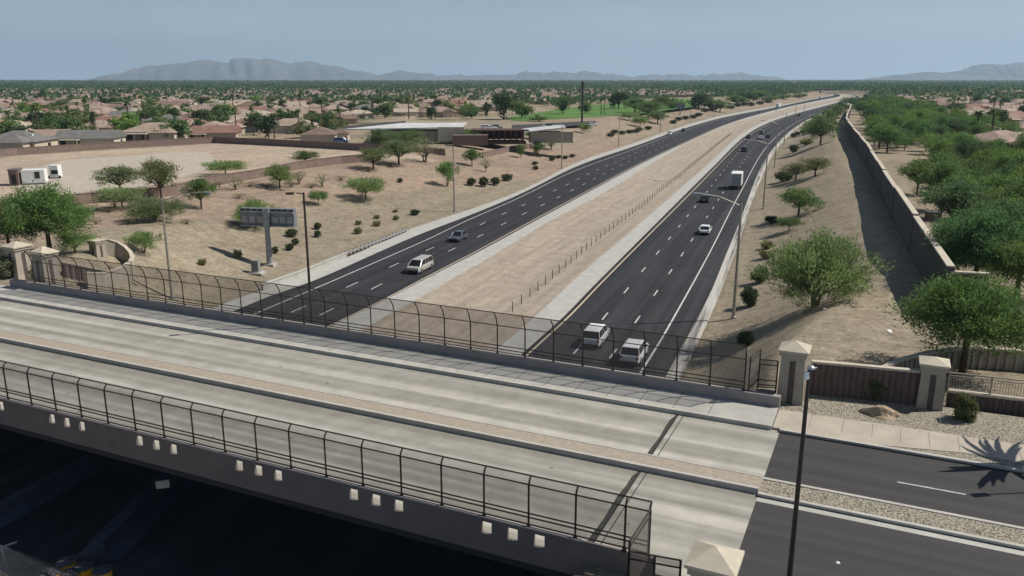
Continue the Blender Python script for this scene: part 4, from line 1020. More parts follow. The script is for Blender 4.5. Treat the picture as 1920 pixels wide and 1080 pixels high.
P = ground(478, 512); rt = empty('equipment_cabinet', P, R(-9), 'grey roadside equipment cabinet on a pale slab beside the sign column', 'cabinet')
MB().box((0, 0, .02), (2.6, 1.6, .3)).build('slab', 'gutter', rt); MB().box((.2, 0, 1.0), (1.0, .7, 1.6)).build('cabinet_body', 'galv', rt); MB().box((.2, -.36, 1.0), (.8, .03, 1.3)).build('door', 'sign_back', rt)
gp = [at(650,484), at(690,469), at(730,453), at(770,436)]
rt = empty('guardrail', gp[0], 0, 'steel guardrail on short posts beside the left carriageway', 'guardrail'); b0_ = np.array(gp[0])
mb = MB()
for q0, q1 in zip(gp, gp[1:]):
    for zz in (.5, .68): mb.tube(q0-b0_+[-.6, 0, zz], q1-b0_+[-.6, 0, zz], .09, .09, 6)
mb.build('rail', 'galv', rt)
Lall = np.linalg.norm(gp[-1]-gp[0])
for t_ in np.linspace(0, 1, 19):
    q = gp[0]+(gp[-1]-gp[0])*t_-b0_; MB().box((q[0]-.85, q[1], .35), (.18, .2, .8)).build('post', 'rail', rt)
# concrete transition wall continuing to the bridge
tw = [at(*q) for q in ((492,545),(560,521),(600,505),(648,484.5))]
wall(tw, [0]*4, .75, .35, 'low pale concrete barrier leading from the guardrail to the overpass', mat='gutter', cap='gutter', name='concrete_barrier')
cab = [at(*q) for q in ((961,580),(1046,511),(1125,445),(1188,398),(1249,349),(1281,324),(1330,284),(1372,251),(1440,222))]
Cx = np.array([q[:2] for q in cab]); ys_ = np.linspace(Cx[0, 1], Cx[-1, 1], 400); xs_ = pchip(ys_, Cx[:, 1], Cx[:, 0])
S_ = np.concatenate([[0], np.cumsum(np.hypot(np.diff(xs_), np.diff(ys_)))])
b0_ = np.array([xs_[0], ys_[0], -.4]); rt = empty('cable_barrier', b0_, 0, 'cable barrier of thin dark posts along the dirt median', 'barrier')
k_ = 0; s = 0
while s < S_[-1] and k_ < 98:
    x_, y_ = np.interp(s, S_, xs_), np.interp(s, S_, ys_); MB().tube((x_-b0_[0], y_-b0_[1], -.2), (x_-b0_[0], y_-b0_[1], 1.35), .06, .05, 5).build('post', 'rail', rt); k_ += 1; s += 3.35
mb = MB()
for i in range(0, 396, 4):
    for zz in (.7, 1.0): mb.tube((xs_[i]-b0_[0], ys_[i]-b0_[1], zz), (xs_[i+4]-b0_[0], ys_[i+4]-b0_[1], zz), .014, .014, 4, cap=False)
mb.build('cables', 'galv', rt)
mb = MB(); P_ = np.stack([xs_, ys_], 1); T_ = np.gradient(P_, axis=0); T_ /= np.linalg.norm(T_, axis=1)[:, None]
# median drain slab and small pipes
P = at(1245, 336); tag(MB().box((0, 0, -.38), (5.0, 1.6, .25), R(5)).build('drain_slab', 'gutter', loc=tuple(P)), 'pale concrete drain slab in the dirt median', 'drain slab')

PA, PB = at(1432, 171, 5.6), at(1562, 171.5, 5.6); mid_ = (PA+PB)/2; Lg = np.linalg.norm(PB-PA)
rt = empty('far_overpass', (*mid_[:2], 5.6), math.atan2(*(PB-PA)[:2][::-1]), 'dark far overpass crossing the freeway where it bends out of sight', 'overpass')
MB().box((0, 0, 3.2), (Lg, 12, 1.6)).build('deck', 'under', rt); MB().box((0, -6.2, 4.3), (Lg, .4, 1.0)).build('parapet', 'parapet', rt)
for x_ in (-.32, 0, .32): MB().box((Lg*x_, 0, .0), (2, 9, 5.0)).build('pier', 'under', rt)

# under the bridge: concrete barriers, attenuator drums
def barrier(A, B, label, w_=.75, h_=1.05):
    A, B = np.array(A), np.array(B); rt = empty('concrete_barrier', A, math.atan2(*(B-A)[:2][::-1]), label, 'barrier'); Lg = np.linalg.norm((B-A)[:2])
    V = []; pr_ = [(-w_/2, -.1), (-w_/2, .2), (-w_*.2, .5), (-w_*.16, h_), (w_*.16, h_), (w_*.2, .5), (w_/2, .2), (w_/2, -.1)]
    for x_ in (0, Lg): V += [(x_, y_, z_) for y_, z_ in pr_]
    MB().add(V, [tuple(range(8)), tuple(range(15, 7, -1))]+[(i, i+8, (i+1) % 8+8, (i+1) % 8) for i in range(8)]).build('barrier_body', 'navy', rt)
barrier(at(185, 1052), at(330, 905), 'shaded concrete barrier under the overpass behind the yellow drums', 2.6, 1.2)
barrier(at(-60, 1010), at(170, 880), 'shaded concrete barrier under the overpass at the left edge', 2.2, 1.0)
DR = [(95,1072),(131,1074),(124,1052),(155,1062),(191,1068),(150,1092),(60,1092)]
dl = ['lit yellow drum, nearest the pale ground','lit yellow drum in the middle of the front row','yellow drum at the back left of the cluster','shaded yellow drum, second from the right','shaded yellow drum at the right end of the cluster','drum at the very bottom edge in front of the cluster','drum at the bottom edge on the pale ground']
for (x, y), lb in zip(DR, dl):
    P = at(x, y, .95); P[2] = 0
    rt = empty('crash_drum', P, random.uniform(0, 6), lb, 'crash drum', 'yellow crash drums under the overpass')
    MB().lathe((0, 0, 0), [(.42, 0), (.43, .3), (.45, .33), (.45, .6), (.47, .63), (.48, .92)], 20).build('barrel', 'yellow', rt)
    MB().lathe((0, 0, 0), [(.50, .90), (.50, .96), (.18, 1.03), (.01, 1.04)], 20).build('lid', 'drum_lid', rt)
    mb = MB()
    for a_ in range(10): mb.tube((.15*math.cos(a_*.628), .15*math.sin(a_*.628), 1.05), (.47*math.cos(a_*.628), .47*math.sin(a_*.628), .98), .018, .018, 4)
    mb.build('lid_ribs', 'dark', rt)
rt = empty('rail_post', at(10, 1055), .2, 'short metal post with rail at the bottom left corner', 'post'); MB().tube((0, 0, 0), (0, 0, 1.0), .07, .06, 6).build('post', 'galv', rt); MB().tube((-1.5, -.8, .9), (.6, .35, 1.0), .06, .06, 6).build('rail', 'galv', rt)
P = at(305, 908, 4.3); tag(MB().box((0, 0, 0), (.7, .06, .45), .3).build('clearance_plate', 'galv', loc=tuple(P)), 'small plate hanging in the dark under the overpass', 'plate')

# ------------------------------------------------------------ vehicles (x forward)
def car_proto(name, L_, W_, Hh, kind='suv'):
    root = empty(name, (0, 0, 0)); hw_ = W_/2; g_ = .32; belt = Hh*(.60 if kind != 'sedan' else .62)
    if kind == 'suv': prof = [(-.5, .62), (-.49, .95), (-.30, 1), (.0, 1), (.18, 1), (.30, .98), (.47, .86), (.5, .60)]; cab = (-.47, -.40, .12, .27)
    elif kind == 'van': prof = [(-.5, .62), (-.49, .96), (-.3, 1), (.0, 1), (.25, 1), (.38, .93), (.48, .82), (.5, .58)]; cab = (-.48, -.43, .20, .38)
    elif kind == 'pickup': prof = [(-.5, .75), (-.495, 1), (-.3, 1), (-.1, 1), (.18, 1), (.30, .99), (.48, .92), (.5, .62)]; cab = (-.14, -.10, .12, .24)
    else: prof = [(-.5, .60), (-.48, .93), (-.3, 1), (.0, 1), (.18, 1), (.28, .97), (.46, .82), (.5, .55)]; cab = (-.40, -.24, .05, .22)
    V = []; k = 8
    for x_, f_ in prof:
        zt_ = g_+(belt-g_)*f_; nw = hw_*(1-.10*max(0, abs(x_)-.38)/.12)
        V += [(x_*L_, -nw*.93, g_*.8), (x_*L_, -nw, g_+.12), (x_*L_, -nw, zt_-.14), (x_*L_, -nw*.93, zt_), (x_*L_, nw*.93, zt_), (x_*L_, nw, zt_-.14), (x_*L_, nw, g_+.12), (x_*L_, nw*.93, g_*.8)]
    n_ = len(prof); Fs = [(j*k+i, (j+1)*k+i, (j+1)*k+(i+1) % k, j*k+(i+1) % k) for j in range(n_-1) for i in range(k)]+[tuple(range(k)), tuple(range(n_*k-1, (n_-1)*k-1, -1))]
    MB().add(V, Fs).build('body', 'paint', root)
    x0, x1, x2, x3 = (q*L_ for q in cab); wt = hw_*.78; wb_ = hw_*.93; zr = Hh
    V = [(x0, -wb_, belt-.01), (x3, -wb_, belt-.01), (x3, wb_, belt-.01), (x0, wb_, belt-.01), (x1, -wt, zr-.05), (x2, -wt, zr-.05), (x2, wt, zr-.05), (x1, wt, zr-.05)]
    MB().add(V, [(0,1,5,4),(1,2,6,5),(2,3,7,6),(3,0,4,7),(4,5,6,7)]).build('windows', 'glass', root)
    MB().add([(x1-.08, -wt-.02, zr-.06), (x2+.1, -wt-.02, zr-.06), (x2+.1, wt+.02, zr-.06), (x1-.08, wt+.02, zr-.06), (x1+.05, -wt+.12, zr+.01), (x2-.1, -wt+.12, zr+.01), (x2-.1, wt-.12, zr+.01), (x1+.05, wt-.12, zr+.01)], [(0,1,5,4),(1,2,6,5),(2,3,7,6),(3,0,4,7),(4,5,6,7),(3,2,1,0)]).build('roof_panel', 'paint', root)
    mb = MB()
    for a_, b_ in ((V[0], V[4]), (V[1], V[5]), (V[2], V[6]), (V[3], V[7])): mb.tube(a_, b_, .05, .04, 5)
    for s_ in (-1, 1):
        for t_ in ((.38, .62) if kind != 'pickup' else (.5,)):
            mb.tube((x0+(x3-x0)*t_, s_*wb_, belt), (x1+(x2-x1)*t_, s_*wt, zr-.05), .035, .03, 4)
    mb.build('pillars', 'paint', root)
    for sx in (-.31, .31):
        for sy in (-1, 1):
            w_ = MB().tube((sx*L_, sy*(hw_-.22), .34), (sx*L_, sy*(hw_+.01), .34), .34, .34, 16).build('wheel', 'tyre', root)
            MB().tube((sx*L_, sy*(hw_+.0), .34), (sx*L_, sy*(hw_+.02), .34), .2, .19, 12).build('rim', 'chrome', w_)
    for sy in (-1, 1):
        MB().box((L_*.485, sy*hw_*.68, g_+(belt-g_)*.62), (.12, hw_*.4, .16)).build('headlight', 'lamp_glass', root)
        MB().box((-L_*.493, sy*hw_*.80, g_+(belt-g_)*.72), (.08, hw_*.22, .28)).build('taillight', 'tail', root)
        MB().box((x3-.25, sy*(hw_+.1), belt+.08), (.14, .2, .14)).build('mirror', 'paint', root)
    MB().box((-L_*.497, 0, g_+.05), (.1, W_*.86, .26)).build('bumper', 'dark', root); MB().box((L_*.492, 0, g_+.08), (.1, W_*.8, .26)).build('bumper', 'dark', root)
    if kind == 'pickup': MB().box((-L_*.32, 0, belt+.005), (L_*.32, W_*.78, .02)).build('cargo_bed', 'dark', root)
    MB().box((-L_*.507, 0, g_+.32), (.02, .32, .15)).build('number_plate', 'white', root)
    return reg(root)
def truck_proto(name, L_=8.5, W_=2.5, Hh=3.9):
    root = empty(name, (0, 0, 0))
    MB().box((-1.1, 0, .95+(Hh-.95)/2), (L_*.72, W_, Hh-.95)).build('cargo_box', 'white', root)
    MB().box((-1.1-L_*.36-.012, 0, .98+(Hh-1.1)/2), (.02, W_*.86, Hh-1.3)).build('roll_door', 'galv', root)
    MB().box((L_*.34, 0, 1.1), (L_*.22, W_*.88, 1.3)).box((L_*.32, 0, 2.05), (L_*.17, W_*.86, .7), 0, 0, .86).build('cab', 'paint', root)
    MB().box((L_*.385, 0, 2.05), (L_*.07, W_*.74, .45), 0, 0, .9).build('windscreen', 'glass', root)
    MB().box((-.3, 0, .75), (L_*.9, W_*.4, .25)).build('frame', 'dark', root)
    for sx in (-.33, .36):
        for sy in (-1, 1): MB().tube((sx*L_, sy*(W_/2-.35), .48), (sx*L_, sy*(W_/2-.02), .48), .48, .48, 16).build('wheel', 'tyre', root)
    for sy in (-1, 1): MB().box((-1.1-L_*.36-.03, sy*.95, .9), (.06, .2, .14)).build('taillight', 'tail', root)
    return reg(root)
def semi_proto(name):
    root = truck_proto(name, 15, 2.6, 4.0); return root
CP = dict(suv=car_proto('suv', 4.8, 1.95, 1.78, 'suv'), van=car_proto('minivan', 5.1, 2.0, 1.78, 'van'), pickup=car_proto('pickup_truck', 5.8, 2.05, 1.9, 'pickup'), sedan=car_proto('car', 4.7, 1.85, 1.45, 'sedan'),
          truck=truck_proto('box_truck'), semi=truck_proto('semi_truck', 14.5, 2.6, 4.0))
CU = set()
def road_heading(P):
    P = np.array(P[:2]); ln = 'l' if sdist(P[None], 'h')[0] > 0 else 'd'
    i = int(np.argmin(abs(YS-P[1]))); return math.atan2(YS[i+1]-YS[i-1], LX[ln][i+1]-LX[ln][i-1])
def car(kind, px, py, col, label, toward=False, P=None, rz=None, grp='vehicles on the freeway'):
    P = at(px, py, 0) if P is None else P
    if kind in CU: o = copy_tree(CP[kind])
    else: o = CP[kind]; CU.add(kind)
    for k_ in ('label', 'category', 'group'):
        if k_ in o: del o[k_]
    o.location = tuple(map(float, P)); o.rotation_euler = (0, 0, (road_heading(P)+(math.pi if toward else 0)) if rz is None else rz)
    setcol(o, col, ('body', 'roof_panel', 'pillars', 'mirror', 'cab')); tag(o, label, {'suv': 'SUV', 'van': 'minivan', 'pickup': 'pickup truck', 'sedan': 'car', 'truck': 'truck', 'semi': 'truck'}[kind], grp); return o
WH = (.86, .87, .88); BK = (.02, .022, .026); SV = (.42, .40, .36)
car('suv', 1117, 641, WH, 'white SUV in the middle lane behind the bridge fence, just left of the nearest SUV')
car('suv', 1189, 672, WH, 'white SUV nearest the bridge fence on the right carriageway')
car('sedan', 1322, 437, WH, 'white car alone in the right lane between the box truck and the two near SUVs')
car('sedan', 1322, 378, BK, 'black car half hidden under the long light pole arm')
car('truck', 1381, 352, WH, 'white box truck with grey rear door on the right carriageway')
car('suv', 1395, 284, BK, 'black SUV ahead of the box truck on the right carriageway')
car('sedan', 1403, 259, BK, 'black car in the left lane ahead of the black SUV')
car('suv', 1428, 251, (.3,.3,.32), 'grey SUV at the front of the far group on the right carriageway')
car('sedan', 1427, 261, WH, 'small white car in the far group on the right carriageway')
car('sedan', 1440, 258, BK, 'black car in the right lane of the far group')
car('suv', 1498, 218, BK, 'black SUV farthest away on the right carriageway')
car('van', 788, 507, SV, 'silver minivan driving toward the camera on the left carriageway', True)
car('sedan', 860, 450, (.06,.065,.08), 'dark car following the silver minivan on the left carriageway', True)
car('suv', 1255, 253, WH, 'white SUV in the outer lane of the left carriageway near the third light pole', True)
car('sedan', 1281, 246, BK, 'dark car behind the white SUV on the left carriageway', True)
car('sedan', 1422, 211, BK, 'dark car near the semi truck on the left carriageway', True)
car('semi', 1459, 202, WH, 'white semi truck coming round the far left carriageway', True)
car('truck', 1538, 186, WH, 'white box truck far away on the left carriageway', True)

# ------------------------------------------------------------ houses
ROOFS = {'tan': (.33, .255, .205), 'red': (.24, .135, .105), 'pink': (.30, .215, .18), 'brown': (.19, .13, .105), 'grey': (.165, .158, .15), 'sand': (.39, .33, .26)}
WALLS = [(.44, .35, .26), (.52, .44, .34), (.38, .29, .22), (.56, .5, .42)]
def roof_hip(mb, cx, cy, lx, ly, z0, rise, ov=.6, gable=False):
    x, y = lx/2+ov, ly/2+ov; r_ = 0 if gable else min(x, y)
    if x >= y: a_, b_ = (-(x-r_), 0), ((x-r_), 0)
    else: a_, b_ = (0, -(y-r_)), (0, (y-r_))
    V = [(cx-x, cy-y, z0), (cx+x, cy-y, z0), (cx+x, cy+y, z0), (cx-x, cy+y, z0), (cx+a_[0], cy+a_[1], z0+rise), (cx+b_[0], cy+b_[1], z0+rise)]
    if x >= y: Fs = [(0,1,5,4),(2,3,4,5),(3,0,4),(1,2,5),(3,2,1,0)]
    else: Fs = [(1,2,5,4),(3,0,4,5),(0,1,4),(2,3,5),(3,2,1,0)]
    mb.add(V, Fs)
def house_proto(name, v, detail=True):
    root = empty(name, (0, 0, 0)); w_, r_ = MB(), MB()
    LX_, LY_ = ((17, 12), (19, 11), (15, 13), (20, 12))[v]; hz_ = 3.0
    w_.box((0, 0, hz_/2-.3), (LX_, LY_, hz_+.6)); roof_hip(r_, 0, 0, LX_, LY_, hz_, 2.3+.2*v, gable=(v == 1))
    if v != 1: w_.box((LX_*.22, -LY_*.5-1.5, hz_/2-.3), (6.5, 5, hz_+.5)); roof_hip(r_, LX_*.22, -LY_*.5-.8, 6.5, 6.8, hz_+.03, 1.9, gable=(v == 3))
    if v in (0, 3): w_.box((-LX_*.28, LY_*.5+1.5, hz_/2-.3), (6, 4.5, hz_+.45)); roof_hip(r_, -LX_*.28, LY_*.5+.8, 6, 6, hz_+.03, 1.7)
    w_.build('wall', 'stucco', root); ro = r_.build('roof', 'roof', root)
    if detail:
        for sy in (-1, 1):
            for x_ in (-LX_*.36, -LX_*.12): 
                if sy == 1 and x_ < -LX_*.2 and v in (0, 3): continue
                MB().box((x_, sy*(LY_/2+.02), 1.6), (1.6, .06, 1.2)).build('window', 'glass', root)
        for sx in (-1, 1): MB().box((sx*(LX_/2+.02), 1.5, 1.6), (.06, 1.6, 1.2)).build('window', 'glass', root)
        # covered patio on posts, facing the freeway
        pt_ = MB(); pt_.box((-LX_*.22, -LY_/2-1.9, 2.65), (6.4, 3.2, .18)); pt_.build('patio_cover', 'wallcap', root)
        mb = MB()
        for x_ in (-LX_*.22-3, -LX_*.22, -LX_*.22+3): mb.box((x_, -LY_/2-3.3, 1.25), (.28, .28, 2.6))
        mb.build('patio_posts', 'wallcap', root)
        MB().box((LX_*.1, LY_*.12, hz_+2.0), (.7, .7, 1.6)).build('chimney', 'stucco', ro)
        MB().box((LX_*.30, .0-1.6, hz_+1.55), (.9, .7, .5)).build('roof_vent', 'white', ro)
    else:
        MB().box((LX_*.1, LY_*.12, hz_+2.0), (.7, .7, 1.4)).build('chimney', 'stucco', ro)
    root['_w'] = float(LX_); return reg(root)
HP = [house_proto('house', v) for v in range(4)]; HF = [house_proto('house', v, False) for v in range(4)]
HU = set(); HOUSES = []
def house(kind, P, rz, roof, wallc, label, sc=1., group='tile roofed houses of the neighbourhood'):
    src = kind
    if src.name in HU: o = copy_tree(src)
    else: HU.add(src.name); o = src
    for k_ in ('label', 'category', 'group'):
        if k_ in o: del o[k_]
    o.location = tuple(map(float, P)); o.rotation_euler = (0, 0, rz); o.scale = (sc, sc, sc)
    setcol(o, roof, ('roof',)); setcol(o, wallc, ('wall', 'chimney')); tag(o, label, 'house', group); HOUSES.append((P[0], P[1])); return o
near_h = [
 (300,266,112,0,'tan','large tan roofed house with covered patio behind the pinkish lot wall',.1),(400,263,92,1,'red','red roofed house with covered patio at the right end of the pinkish lot wall',.15),
 (172,275,104,1,'grey','long grey roofed house behind the pinkish lot wall',.1),(38,284,100,2,'grey','grey roofed house at the left end of the pinkish lot wall',.05),
 (18,258,70,0,'tan','tan roofed house at the left edge above the grey roofed house',.1),(122,254,60,3,'pink','pink roofed house between the grey roofed houses',.1),(190,251,66,2,'tan','tan roofed house directly behind the long grey roofed house',.2),
 (262,245,52,1,'brown','brown gabled house behind the large tan roofed house',.3),(357,242,66,3,'red','salmon roofed house behind the red roofed house',.1),(455,240,62,0,'sand','sand roofed house to the right of the salmon roofed house',.2),
 (525,240,66,1,'pink','pink roofed house with dark solar panels left of the clubhouse',.1),(640,232,56,1,'brown','brown roofed house just above the tip of the clubhouse roof',.3),(672,221,46,0,'sand','sand hipped house above the clubhouse',.6),
 (760,217,44,1,'sand','pale house above the middle of the clubhouse roof',.3),(800,216,40,0,'brown','brown roofed house above the clubhouse patio',.3),(845,212,44,3,'sand','cream roofed house with skylights near the golf course',.3),(885,209,44,2,'tan','tan roofed house near the golf course',.2),(915,208,40,1,'grey','grey roofed house beside the tall dark trees of the golf course',.2),
 (140,232,46,1,'pink','pink roofed house in the second row at left',.1),(228,232,48,3,'sand','pale roofed house in the second row at left',.2),(330,226,50,2,'pink','pink roofed house in the third row at left',.1),(505,210,44,0,'tan','tan roofed house up the street left of the clubhouse',.1)]
for (x, y, wp, v, rf, lb, rz) in near_h:
    P = ground(x, y); P[2] = 5.6
    o = house(HP[v], P, rz, ROOFS[rf], random.choice(WALLS), lb, min(1.25, wp*mpp(P)/HP[v]['_w'])*1.0, 'houses nearest the clubhouse and lot')
def blocked(x, y):
    q = np.array([[x, y]])
    e1, e2 = -sdist(q, 'a')[0], sdist(q, 'p')[0]
    if e1 > 0 and e1 < 85: return True
    if e1 <= 0 and e2 < 52: return True
    for pl in ZONES:
        if inside(q, pl)[0]: return True
    return False
ZONES = [LOT, wpoly([(-300,500),(1200,500),(1200,300),(850,286),(450,262),(-300,300)]), wpoly([(640,296),(1060,275),(1060,226),(640,222)]), wpoly([(920,236),(1200,226),(1360,192),(1330,180),(1050,190),(930,210)]),
         wpoly([(1560,205),(1600,190),(1800,215),(2100,420),(2100,900),(1650,900)])]
def depth_ok(x, y): return y > 150 and abs(x) < y*.66+20
far_n = 0; cand = []
ca, sa = math.cos(R(12)), math.sin(R(12))
for i in range(-56, 66):
    for j in range(5, 70):
        u_, v_ = i*22+random.uniform(-3, 3), j*31+(8 if i % 2 else -4)+random.uniform(-4, 4)
        x, y = u_*ca-v_*sa*.0+v_*.0, v_+u_*sa*.6
        if not depth_ok(x, y) or y > 1500: continue
        if any((x-hx)**2+(y-hy)**2 < 19**2 for hx, hy in HOUSES): continue
        cand.append((x, y))
cand = [q for q in cand if not blocked(*q)]; cand.sort(key=lambda q: q[0]**2+q[1]**2)
names = list(ROOFS); FARH = []
word = {'tan': 'tan', 'red': 'red', 'pink': 'pinkish', 'brown': 'brown', 'grey': 'grey', 'sand': 'sand coloured'}
for k_, (x, y) in enumerate(cand):
    if random.random() < .12: continue
    rf = random.choices(names, (30, 12, 28, 12, 8, 14))[0]
    if far_n < 255:
        side = 'left of the freeway' if sdist(np.array([[x, y]]), 'h')[0] < 0 else 'right of the sound wall'
        band = 'middle distance' if y < 480 else ('far rows' if y < 800 else 'farthest rows')
        house(HF[k_ % 4], (x, y, 5.6), random.choice([.1, .1, 1.67, .3, -.2])+random.uniform(-.1, .1), ROOFS[rf], random.choice(WALLS), 'HOUSE|%s' % word[rf], random.uniform(.8, 1.0), '%s roofed houses, %s, %s' % (word[rf], band, side)); far_n += 1
    else: FARH.append((x, y, rf))
mb = MB(); 
for (x, y, rf) in FARH:
    mb.box((x, y, 6.9), (16, 11, 2.8)); roof_hip(mb, x, y, 16, 11, 8.3, 2.2)
o = mb.build('distant_houses', 'roof'); o.color = (*ROOFS['pink'], 1); tag(o, 'distant rows of tan roofed houses among trees near the horizon', 'houses', None, 'stuff')

# clubhouse
P0 = np.array([*at(655, 262, 5.6)[:2], 5.6])
def W2(px, py): return at(px, py, 5.6)
A1 = W2(700, 268); A2 = W2(815, 262); s_ = mpp(A1)
rt = empty('clubhouse', (A1[0], A1[1], 5.6), .06, 'long low clubhouse with tilted white roofs and dark red patio', 'building')
s_ = mpp(A1); wl = 195*s_
MB().box((wl*.42, 4, 1.8), (wl*.86, 12, 4.2)).build('wall', 'pillar', rt)
mb = MB(); mb.add([(-9, -4, 4.4), (wl*.85, -5, 4.9), (wl*.9, 9, 5.6), (wl*.25, 9, 5.5), (-9, -4, 4.7), (wl*.85, -5, 5.3), (wl*.9, 9, 6.0), (wl*.25, 9, 5.9)], [(4,5,6,7),(3,2,1,0),(0,1,5,4),(1,2,6,5),(2,3,7,6),(3,0,4,7)]); mb.build('roof', 'pale_roof', rt)
MB().box((wl*.75, -3.2, 3.0), (8.5, 3, 4.6)).build('wall', 'wallcap', rt)
MB().box((wl*.93, -8, 1.4), (11, 4, 3.2)).build('wall', 'blockwall', rt)
mb = MB(); mb.box((wl*1.22, 3, -.1), (wl*.5, 11, .7)); mb.box((wl*1.22, 8.2, 2.1), (wl*.5, .6, 3.2)); mb.build('patio', 'darkred', rt)
MB().box((wl*1.22, 4, 3.85), (wl*.56, 10.5, .3)).build('patio_roof', 'darkred', rt)
mb = MB()
for k_ in range(9): mb.box((wl*(.99+.055*k_), -1.6, 1.9), (.5, .5, 3.6))
mb.build('patio_columns', 'darkred', rt)
mb = MB(); mb.add([(wl*1.45, -2, 3.2), (wl*1.85, -3, 4.6), (wl*1.85, 6, 5.0), (wl*1.45, 6, 3.7), (wl*1.45, -2, 3.5), (wl*1.85, -3, 5.0), (wl*1.85, 6, 5.4), (wl*1.45, 6, 4.1)], [(4,5,6,7),(3,2,1,0),(0,1,5,4),(1,2,6,5),(2,3,7,6),(3,0,4,7)]); mb.build('roof', 'pale_roof', rt)
MB().box((wl*1.72, 2.5, 1.6), (wl*.42, 6, 3.6)).build('wall', 'pillar', rt)
for k_, (x, y) in enumerate([(912,242),(921,242),(932,241),(1022,241),(1030,240),(1110,236),(640,268),(905,262)]):
    P = W2(x, y); car('sedan' if k_ % 2 else 'suv', 0, 0, [WH, WH, SV, WH, BK, WH, (.12,.2,.35), (.03,.12,.10)][k_], ['leftmost parked white SUV by the clubhouse','parked white car in the middle by the clubhouse','rightmost parked silver SUV of the clubhouse three','parked white car right of the clubhouse wing','parked dark SUV right of the clubhouse wing','parked white car near the dark tall pole','blue car parked beyond the shaded lot wall','dark green car in front of the clubhouse patio'][k_], P=P, rz=random.uniform(-.3, .5), grp='cars parked by the clubhouse')
# trailers in the lot
P = ground(62, 345); s_ = mpp(P); rt = empty('site_trailer', P, R(18), 'white and brown site trailer at the left side of the lot', 'trailer')
MB().box((.5, 0, 1.6), (38*s_, 3, 2.6)).build('trailer_body', 'white', rt); MB().box((-26*s_, -.3, 1.5), (16*s_, 3.4, 3.0)).build('shed', 'blockwall', rt)
MB().box((12*s_, -1.52, 1.9), (.9, .05, 1.3)).build('window', 'glass', rt); MB().box((-26*s_, -2.02, 1.2), (.9, .06, 1.9)).build('door', 'dark', rt); MB().box((-26*s_, -.3, 3.1), (17.5*s_, 3.8, .2)).build('roof', 'roof', rt).color = (.15, .14, .15, 1)
P = ground(106, 334); rt = empty('camper', P, R(10), 'small white camper with dark window right of the site trailer', 'camper')
MB().box((0, 0, 1.5), (16*s_, 2.4, 2.5), 0, 0, .96).build('camper_body', 'white', rt); MB().box((.2, -1.2, 1.4), (1.3, .08, .8)).build('window', 'glass', rt)
for sx in (-1, 1): MB().tube((sx*.9, -1.15, .35), (sx*.9, -.9, .35), .35, .35, 12).build('wheel', 'tyre', rt)
# litter and stones beside the freeway
for (x, y, lb) in ((1667,622,'long white scrap on the right slope above the ribbed wall'),(1546,580,'pale stone at the foot of the large palo verde'),(1627,545,'small white scrap right of the large palo verde'),(737,389,'white stone, left of three left of the tall light pole'),(758,384,'white stone, middle of three left of the tall light pole'),(767,381,'white stone, right of three left of the tall light pole'),(1520,414,'small white scrap beyond the rounded green tree'),(1665,516,'white scrap in the sound wall shadow edge')):
    P = ground(x, y); bm = bmesh.new(); bmesh.ops.create_icosphere(bm, subdivisions=1, radius=.18)
    for v in bm.verts: v.co.x *= random.uniform(.7, 1.5); v.co.z *= .5; v.co.y *= (3.0 if x == 1667 else 1.0)
    me_ = bpy.data.meshes.new('litter'); bm.to_mesh(me_); bm.free(); me_.materials.append(M['litter']); o = bpy.data.objects.new('stone' if 'stone' in lb else 'litter', me_); COL.objects.link(o); o.location = tuple(P+[0, 0, .05]); o.rotation_euler = (0, 0, -.3); tag(o, lb, 'stone' if 'stone' in lb else 'litter')
# utility box behind the sound wall
P = at(1748, 418, 5.6); rt = empty('utility_box', P, -.1, 'brown box with white lid behind the sound wall', 'utility box'); MB().box((0, 0, .8), (1.9, 1.1, 1.7)).build('box_body', 'blockwall', rt); MB().box((0, 0, 1.7), (2.1, 1.3, .12)).build('lid', 'white', rt)
# second message sign far away on the left slope
P = ground(1275, 216); s_ = mpp(P); rt = empty('message_sign', P, R(-25), 'far grey message sign among trees beside the left carriageway', 'sign'); MB().tube((0, 0, 0), (0, 0, 18*s_), .4, .3, 8).build('column', 'galv', rt); MB().box((0, .6, 17*s_), (17*s_, 1, 10*s_)).build('housing', 'sign_back', rt)

# ------------------------------------------------------------ scattered trees
def scatter(n, test, kinds, hr, label, group, cols, tries=20000, mind=4.0):
    got = []
    while len(got) < n and tries > 0:
        tries -= 1; q = test()
        if q is None: continue
        x, y = q[:2]
        if any((x-a_)**2+(y-b_)**2 < mind**2 for a_, b_ in got): continue
        got.append((x, y)); k_ = random.choice(kinds); h_ = random.uniform(*hr); src = PR[k_]; s = h_/src['_h']; z = float(ht(np.array([[x, y]]))[0])
        c = random.choice(cols); f_ = random.uniform(.8, 1.2); wf = random.uniform(.85, 1.25)
        put(k_, (x, y, z), s*wf, s, None, tuple(v*f_ for v in c), label, 'palm' if k_ == 'palm' else 'tree', group)
    return got
COLS = [(1, 1.1, .9), (.85, 1, .95), (1.25, 1.1, 1.1), (.7, .9, .85), (1.1, 1.3, .8)]
def rnd_left():
    y = 215+480*random.random()**1.15; x = random.uniform(-y*.66, y*.45)
    q = np.array([[x, y]])
    if -sdist(q, 'a')[0] < 88 or blocked(x, y): return None
    return None if any((x-hx)**2+(y-hy)**2 < 8.5**2 for hx, hy in HOUSES) else (x, y)
scatter(185, rnd_left, ['far_a', 'far_b', 'far_c', 'far_a'], (4.5, 9), 'TREE|', 'trees among the left houses', COLS)
scatter(60, rnd_left, ['palm'], (8, 13), 'PALM|', 'palms among the left houses', [(.9, 1, .8)])
scatter(16, rnd_left, ['cypress'], (6, 10), 'CYPRESS|', 'cypresses among the left houses', [(.8, .9, .8)])
